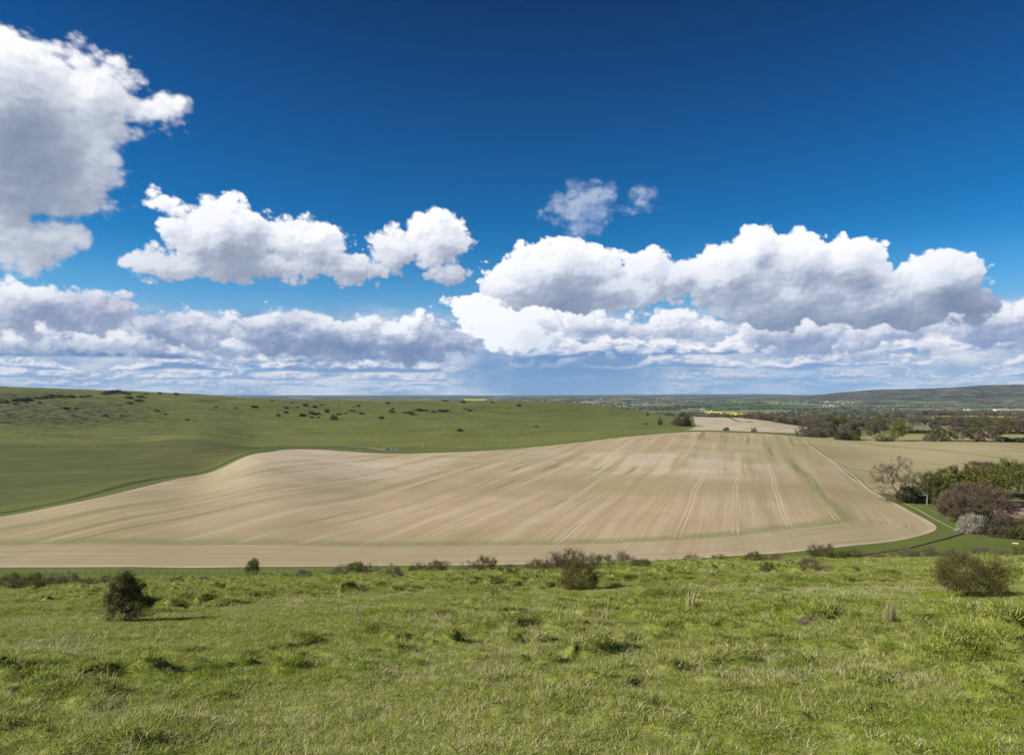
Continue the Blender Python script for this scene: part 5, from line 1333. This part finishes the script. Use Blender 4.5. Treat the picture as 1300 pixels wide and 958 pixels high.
# --- fences
POST = bm_mesh('post', lambda bm: bbox(bm, -0.06, 0.06, -0.06, 0.06, -0.2, 1.15, bev=0.01), M_WOOD)
def fence(label, pxs, rmin, gap, wires=3, hs=1.0, name='wire_fence', grp=None):
    P = np.array([px_ground(x, y, rmin)[:2] for x, y in pxs]); L_ = np.concatenate([[0], np.cumsum(np.hypot(*np.diff(P, axis=0).T))])
    n = int(L_[-1] / gap) + 1; s = np.linspace(0, L_[-1], n); Q = np.stack([np.interp(s, L_, P[:, 0]), np.interp(s, L_, P[:, 1])], 1); z = ground(Q[:, 0], Q[:, 1])
    e = empty(name, (Q[0, 0], Q[0, 1], z[0])); tag(e, label, 'fence', grp); o0 = np.array([Q[0, 0], Q[0, 1], z[0]])
    for i in range(n):
        link('post', POST, e, (Q[i, 0] - o0[0], Q[i, 1] - o0[1], z[i] - o0[2]), (0.03 * math.sin(i * 3.1), 0.03 * math.cos(i * 2.3), i * 0.7), (1, 1, hs))
    for w in range(wires):
        hgt = hs * (0.35 + 0.35 * w)
        def fn(bm):
            prev = None
            for i in range(n):
                c = Vector((Q[i, 0] - o0[0], Q[i, 1] - o0[1], z[i] - o0[2] + hgt)); k = 0.012
                ring = [bm.verts.new(c + Vector((0, 0, k))), bm.verts.new(c + Vector((k, k, -k * 0.5))), bm.verts.new(c + Vector((-k, -k, -k * 0.5)))]
                if prev:
                    for a in range(3): bm.faces.new((prev[a], prev[(a + 1) % 3], ring[(a + 1) % 3], ring[a]))
                prev = ring
        link('wire', bm_mesh('wire', fn, M_WIRE), e)
    return e
fence('long post and wire fence on the valley floor behind the brow at the left', [(58, 727.5), (150, 728), (250, 728), (350, 727), (440, 726)], 205.0, 2.6)
fence('post and wire fence curving from the brow to the blossoming bushes', [(1078, 706), (1100, 704), (1140, 698), (1175, 690.5), (1205, 682.5), (1230, 674.5)], 205.0, 1.9)
fence('short fence on the grass verge before the pale trunked tree', [(1166, 644.5), (1180, 649), (1196, 655), (1204, 659)], 215.0, 2.2, hs=1.3)
ribbon('fence_shadow_grass', [(1078, 706.3), (1100, 704.3), (1140, 698.3), (1175, 690.8), (1205, 682.8), (1230, 675)], 1.1, M_DARKG, 205.0, 0.14, -0.3)  # dark grass strip that also paints the shadow line along the fence

# --- sheep
def sheep_body(bm):
    bmesh.ops.create_uvsphere(bm, u_segments=14, v_segments=9, radius=1.0)
    for v in bm.verts:
        x, y, z = v.co; n = 0.04 * math.sin(x * 9 + y * 7) + 0.04 * math.sin(z * 8 + x * 5)
        v.co = Vector((x * 0.55 * (1 + n), y * 0.27 * (1 + n), 0.62 + z * 0.29 * (1 + n) + 0.03 * x))
    # legs grow out of the belly, neck and head out of the front: one continuous skin of joined tubes
    def tube(pts, rads, n=6):
        prev = None
        for p, r in zip(pts, rads):
            ring = [bm.verts.new((p[0] + r * math.cos(2 * math.pi * k / n) * (1 if abs(pts[0][0] - pts[-1][0]) < 0.1 else 0.35), p[1] + r * math.sin(2 * math.pi * k / n), p[2] + (0 if abs(pts[0][0] - pts[-1][0]) < 0.1 else r * math.cos(2 * math.pi * k / n)))) for k in range(n)]
            if prev:
                for a in range(n): bm.faces.new((prev[a], prev[(a + 1) % n], ring[(a + 1) % n], ring[a]))
            prev = ring
        bm.faces.new(prev)
    for sx in (-0.34, 0.33):
        for sy in (-0.13, 0.13):
            tube([(sx, sy, 0.55), (sx + (0.03 if sx < 0 else -0.01), sy, 0.30), (sx, sy, 0.0)], [0.08, 0.045, 0.035])
    tube([(0.42, 0, 0.72), (0.60, 0, 0.80), (0.68, 0, 0.80), (0.86, 0, 0.70)], [0.16, 0.11, 0.11, 0.055], 8)
    for sy in (-1, 1):
        tube([(0.64, sy * 0.09, 0.86), (0.645, sy * 0.2, 0.84)], [0.03, 0.012], 4)
    bmesh.ops.recalc_face_normals(bm, faces=bm.faces)
SHEEP = bm_mesh('sheep', sheep_body, M_WOOL); SHEEP.polygons.foreach_set('use_smooth', np.ones(len(SHEEP.polygons), bool))
SP = [(6, 559), (47, 561), (43, 561), (71, 558), (93, 559), (113, 560), (38, 544), (43, 542), (46, 544.5), (165, 561), (178, 561), (175, 551), (178, 542), (218, 544), (225, 528), (138, 550), (279, 548), (313, 560),
      (327, 562), (343, 550), (353, 557), (363, 526), (479, 562), (537, 567), (587, 553), (586, 560), (619, 562), (635, 559), (640, 559), (650, 546), (655, 545), (711, 545), (738, 546), (752, 545), (755, 547), (780, 550), (524, 568), (574, 563), (292, 537), (62, 557)]
for i, (x, y) in enumerate(SP):
    X, Y, Z = px_ground(x, y, 745.0)
    o = link('sheep', SHEEP, None, (X, Y, Z), (0, 0, hash_(x + y) * 6.28), (1.25 * (0.9 + 0.3 * hash_(x)),) * 3)
    tag(o, 'tiny white sheep grazing on the green down across the valley', 'sheep', 'sheep grazing across the valley')

# --- vehicles parked at the end of the chalk track
def car(name, label, cat, X, Y, rz, L_, W_, H_, paint, van=False):
    Z = G1(X, Y) + 0.2; e = empty(name, (X, Y, Z), rz); tag(e, label, cat)
    def body(bm):
        prof = [(-L_ / 2, 0.35), (-L_ / 2, H_ * (0.95 if van else 0.62)), (-L_ * 0.40, H_ * (1.0 if van else 0.66)), (-L_ * 0.30, H_), (L_ * (0.30 if van else 0.10), H_), (L_ * (0.40 if van else 0.26), H_ * 0.62), (L_ * 0.47, H_ * 0.52), (L_ / 2, 0.55), (L_ / 2, 0.35)]
        a = [bm.verts.new((x, -W_ / 2 * (0.9 if z > H_ * 0.9 else 1), z)) for x, z in prof]; b = [bm.verts.new((x, W_ / 2 * (0.9 if z > H_ * 0.9 else 1), z)) for x, z in prof]
        n = len(prof); bm.faces.new(a); bm.faces.new(list(reversed(b)))
        for i in range(n): bm.faces.new((a[i], b[i], b[(i + 1) % n], a[(i + 1) % n]))
        bmesh.ops.recalc_face_normals(bm, faces=bm.faces)
    link('body', bm_mesh('body', body, paint), e)
    link('windscreen', bm_mesh('windscreen', lambda bm: bbox(bm, -L_ * 0.26, L_ * 0.20, -W_ / 2 * 0.93 - 0.03, W_ / 2 * 0.93 + 0.03, H_ * 0.66, H_ * 0.88, bev=0.04), M_GLASSD), e)
    wm = bm_mesh('wheel', lambda bm: bmesh.ops.create_cone(bm, cap_ends=True, segments=16, radius1=0.34, radius2=0.34, depth=0.22, matrix=Matrix.Rotation(math.pi / 2, 4, 'X')), M_TYRE)
    for sx in (-0.31, 0.31):
        for sy in (-1, 1): link('wheel', wm, e, (L_ * sx, sy * W_ * 0.46, 0.34))
for (nm, lb, ct, x, yy, L_, W_, H_, pt, van) in (
    ('white_van', 'white van parked at the end of the pale chalk track behind the field crest', 'van', 486.5, 571.8, 5.2, 1.9, 2.1, M_WHITE, True),
    ('parked_car', 'dark blue car parked between the white van and the pale blue van', 'car', 492.6, 571.8, 4.2, 1.75, 1.5, M_NAVY, False),
    ('pale_blue_van', 'pale blue grey van parked right of the dark blue car', 'van', 498.6, 571.8, 5.0, 1.9, 2.1, M_SILV, True),
    ('silver_car', 'pale silver car parked last in the row, right of the pale blue van', 'car', 504.6, 571.8, 4.3, 1.75, 1.6, M_WHITE, False)):
    X, Y, Z = px_ground(x, yy, 745.0); car(nm, lb, ct, X, Y, 0.12, L_, W_, H_, pt, van)
def trough(bm):
    bbox(bm, -1.5, 1.5, -0.3, 0.3, 0.12, 0.2); bbox(bm, -1.5, 1.5, -0.33, -0.29, 0.1, 0.6); bbox(bm, -1.5, 1.5, 0.29, 0.33, 0.1, 0.6)
    bbox(bm, -1.54, -1.5, -0.33, 0.33, 0.0, 0.6); bbox(bm, 1.5, 1.54, -0.33, 0.33, 0.0, 0.6)
TR = bm_mesh('trough', trough, M_WHITE)
X, Y, Z = px_ground(1289, 690, 210.0); o = link('water_trough', TR, None, (X, Y, Z), (0, 0, -0.5), (0.6, 0.8, 0.6)); tag(o, 'long white water trough on the grass below the copse at the right', 'trough')
X, Y, Z = px_ground(456, 571.5, 745.0); o = link('feed_trough', TR, None, (X, Y, Z), (0, 0, 0.1), (1.0, 2, 1.6)); tag(o, 'small white feed trough beside the chalk track behind the field crest', 'trough')
def pole(bm):
    bmesh.ops.create_cone(bm, cap_ends=True, segments=8, radius1=0.14, radius2=0.09, depth=3.4, matrix=Matrix.Translation((0, 0, 0)) @ Matrix.Rotation(1.15, 4, 'Y'))
X, Y, Z = px_ground(1276, 679, 210.0); o = link('fallen_pole', bm_mesh('pole', pole, M_CHALK), None, (X, Y, Z + 0.7), (0, 0, 0.2)); tag(o, 'pale pole leaning against the brown scrub at the right of the copse', 'pole')

# --- near slope: mole hills, a dead branch, a tall dry tussock
def molehill(bm):
    bmesh.ops.create_icosphere(bm, subdivisions=4, radius=1.0)
    for v in bm.verts:
        x, y, z = v.co; n = mnoise.noise(v.co * 2.2) * 0.30 + mnoise.noise(v.co * 7) * 0.12
        v.co = Vector((x * 0.28 * (1 + n), y * 0.24 * (1 + n), max(z, -0.2) * 0.13 * (1 + n)))
MH = bm_mesh('molehill', molehill, M_SOILR)
for (x, y, s, lb) in ((1025, 793, 0.85, 'larger reddish brown molehill in the grass, nearer to the viewer'), (1061, 780, 0.85, 'smaller flat purplish molehill farther up, right of the larger one')):
    X, Y, Z = px_ground(x, y, 3.0, 120.0); o = link('molehill', MH, None, (X, Y, G1(X, Y, True) + 0.03), (0, 0, x), (s * 1.2, s, s)); tag(o, lb, 'molehill', 'molehills in the grass')
def branch(bm):
    pts = [(-0.7, 0, 0.05), (-0.3, 0.04, 0.09), (0.1, -0.02, 0.07), (0.6, 0.05, 0.12), (0.8, 0.0, 0.2)]; rads = [0.035, 0.05, 0.055, 0.04, 0.015]; prev = None
    for p, r in zip(pts, rads):
        ring = [bm.verts.new((p[0], p[1] + r * math.cos(k * math.pi / 3), p[2] + r * math.sin(k * math.pi / 3))) for k in range(6)]
        if prev:
            for a in range(6): bm.faces.new((prev[a], prev[(a + 1) % 6], ring[(a + 1) % 6], ring[a]))
        else: bm.faces.new(ring)
        prev = ring
    bm.faces.new(prev)
X, Y, Z = px_ground(1279, 721, 3.0, 130.0); o = link('dead_branch', bm_mesh('branch', branch, M_PALEBARK), None, (X, Y, G1(X, Y, True) + 0.1), (0, 0, 0.1), (0.7, 1.2, 1.2)); tag(o, 'pale dead branch lying in the grass right of the big wide hawthorn', 'branch')
def tussock_thing(x, y, h, lab, n, spread, seed, lean=0.25):
    t_ = tuft(seed, n, h, spread, 0.009, lean, M_G3, 0.2); X, Y, Z = px_ground(x, y, 3.0, 130.0)
    t_.name = 'dry_tussock'; t_.data.name = 'dry_tussock'; C.objects.link(t_); t_.location = (X, Y, G1(X, Y, True)); tag(t_, lab, 'tussock', 'dry grass tussocks')
tussock_thing(1129, 797, 0.46, 'tall pale dry grass tussock standing alone, lower right of centre', 90, 0.09, 61)
tussock_thing(979, 751, 0.35, 'pale dry tussock above and left of the molehills', 60, 0.09, 62)
tussock_thing(877, 779, 0.42, 'grey dry tussock in the middle distance of the slope, below the lone field edge bush', 70, 0.12, 63)
tussock_thing(455, 782, 0.34, 'whitish dry tussock left of centre on the slope', 60, 0.12, 64)
tussock_thing(975, 786, 0.26, 'low straw coloured tussock left of the larger molehill', 50, 0.12, 65)
tussock_thing(764, 788, 0.30, 'broad dry tussock right below the large centre bush', 70, 0.2, 66)

# --- houses and sheds of the vale
def house(bm):
    bbox(bm, -6, 6, -4, 4, 0, 5.2, 0)
    v = [bm.verts.new(p) for p in ((-6.4, -4.5, 5.0), (6.4, -4.5, 5.0), (6.4, 4.5, 5.0), (-6.4, 4.5, 5.0), (-6.4, 0, 8.6), (6.4, 0, 8.6))]
    for f in ((0, 1, 5, 4), (2, 3, 4, 5), (0, 4, 3), (1, 2, 5), (3, 2, 1, 0)): bm.faces.new([v[i] for i in f]).material_index = 1
    bbox(bm, 3.6, 4.6, -0.5, 0.5, 7.2, 9.8, 0)
HS = [bm_mesh('house', house, [M_WALL, M_SLATE]), bm_mesh('house', house, [M_BRICK, M_ROOF]), bm_mesh('house', house, [M_WALL, M_ROOF])]
rh = np.random.RandomState(77); nH = 0
for (x0, x1, Y0, Y1, n, s) in ((655, 760, 6800, 8800, 60, 1.15), (760, 850, 6500, 7600, 34, 1.1), (806, 856, 8200, 8500, 22, 1.5), (660, 900, 10500, 13500, 26, 1.6), (1000, 1110, 8600, 10000, 26, 1.4), (885, 930, 4600, 5600, 16, 0.9), (1080, 1240, 5600, 7500, 22, 1.0), (780, 830, 5300, 5900, 16, 1.0)):
    for k in range(n):
        Y = rh.uniform(Y0, Y1); X = (rh.uniform(x0, x1) - CX) / F * Y
        o = link('house', HS[int(rh.randint(3))], None, (X, Y, G1(X, Y) - 0.3), (0, 0, rh.rand() * 3.14), (s, s, s)); nH += 1
        tag(o, 'tiny pale or brick house in the villages of the distant vale', 'house', 'houses of the far villages')
def shed(bm):
    bbox(bm, -15, 15, -8, 8, 0, 5, 0)
    v = [bm.verts.new(p) for p in ((-15.4, -8.6, 4.8), (15.4, -8.6, 4.8), (15.4, 8.6, 4.8), (-15.4, 8.6, 4.8), (-15.4, 0, 7.6), (15.4, 0, 7.6))]
    for f in ((0, 1, 5, 4), (2, 3, 4, 5), (0, 4, 3), (1, 2, 5), (3, 2, 1, 0)): bm.faces.new([v[i] for i in f]).material_index = 1
SH = [bm_mesh('shed', shed, [M_WHITE, M_WHITE]), bm_mesh('shed', shed, [M_WALL, M_SILV])]
for (x, Y, s, m_, lb) in ((1056, 7600, 1.7, 0, 'white farm shed on the green vale, straight above the reddish clumps'), (1047, 7700, 1.1, 0, 'smaller white farm shed left of the larger white one on the vale'),
                     (889, 4300, 0.6, 0, 'tiny white shed beyond the left tip of the yellow field'), (1232, 6000, 1.5, 1, 'pale blue roofed barn in the vale right of the middle of the long bare wood'),
                     (1226, 6050, 1.1, 1, 'left, smaller pale blue roofed barn beside the larger barn'), (1266, 5800, 2.0, 0, 'long white barn at the edge of the pale barley field'), (1233, 3550, 0.5, 0, 'tiny white hut in front of the long bare wood')):
    X = (x - CX) / F * Y; o = link('farm_shed', SH[m_], None, (X, Y, G1(X, Y) - 0.3 + (1.5 if 5300 < Y < 7300 else 0)), (0, 0, 0.15), (s, s, s)); tag(o, lb, 'shed')

# --- air between the viewer and the far hills
hzm = bpy.data.materials.new('haze'); hzm.use_nodes = True; t = hzm.node_tree; t.nodes.clear()
pv = t.nodes.new('ShaderNodeVolumePrincipled'); pv.inputs['Color'].default_value = (0.50, 0.74, 1.0, 1); pv.inputs['Density'].default_value = HAZE; pv.inputs['Anisotropy'].default_value = 0.0
oo = t.nodes.new('ShaderNodeOutputMaterial'); t.links.new(pv.outputs[0], oo.inputs['Volume'])
zs = [o for o in C.objects if o.name.startswith('hillside_and_vale')][0].bound_box
zlo = min(b[2] for b in zs) - 1.0; zhi = max(b[2] for b in zs) + 30.0
hb = link('haze', bm_mesh('haze', lambda bm: bbox(bm, -44500, 44500, -44500, 44500, zlo, max(zhi, 5.0)), hzm)); tag(hb, kind='stuff')
sc.cycles.volume_bounces = 0; sc.cycles.max_bounces = 5; sc.cycles.diffuse_bounces = 2; sc.cycles.glossy_bounces = 1; sc.cycles.transmission_bounces = 3; sc.cycles.transparent_max_bounces = 6
print('houses', nH, 'box', zlo, zhi)
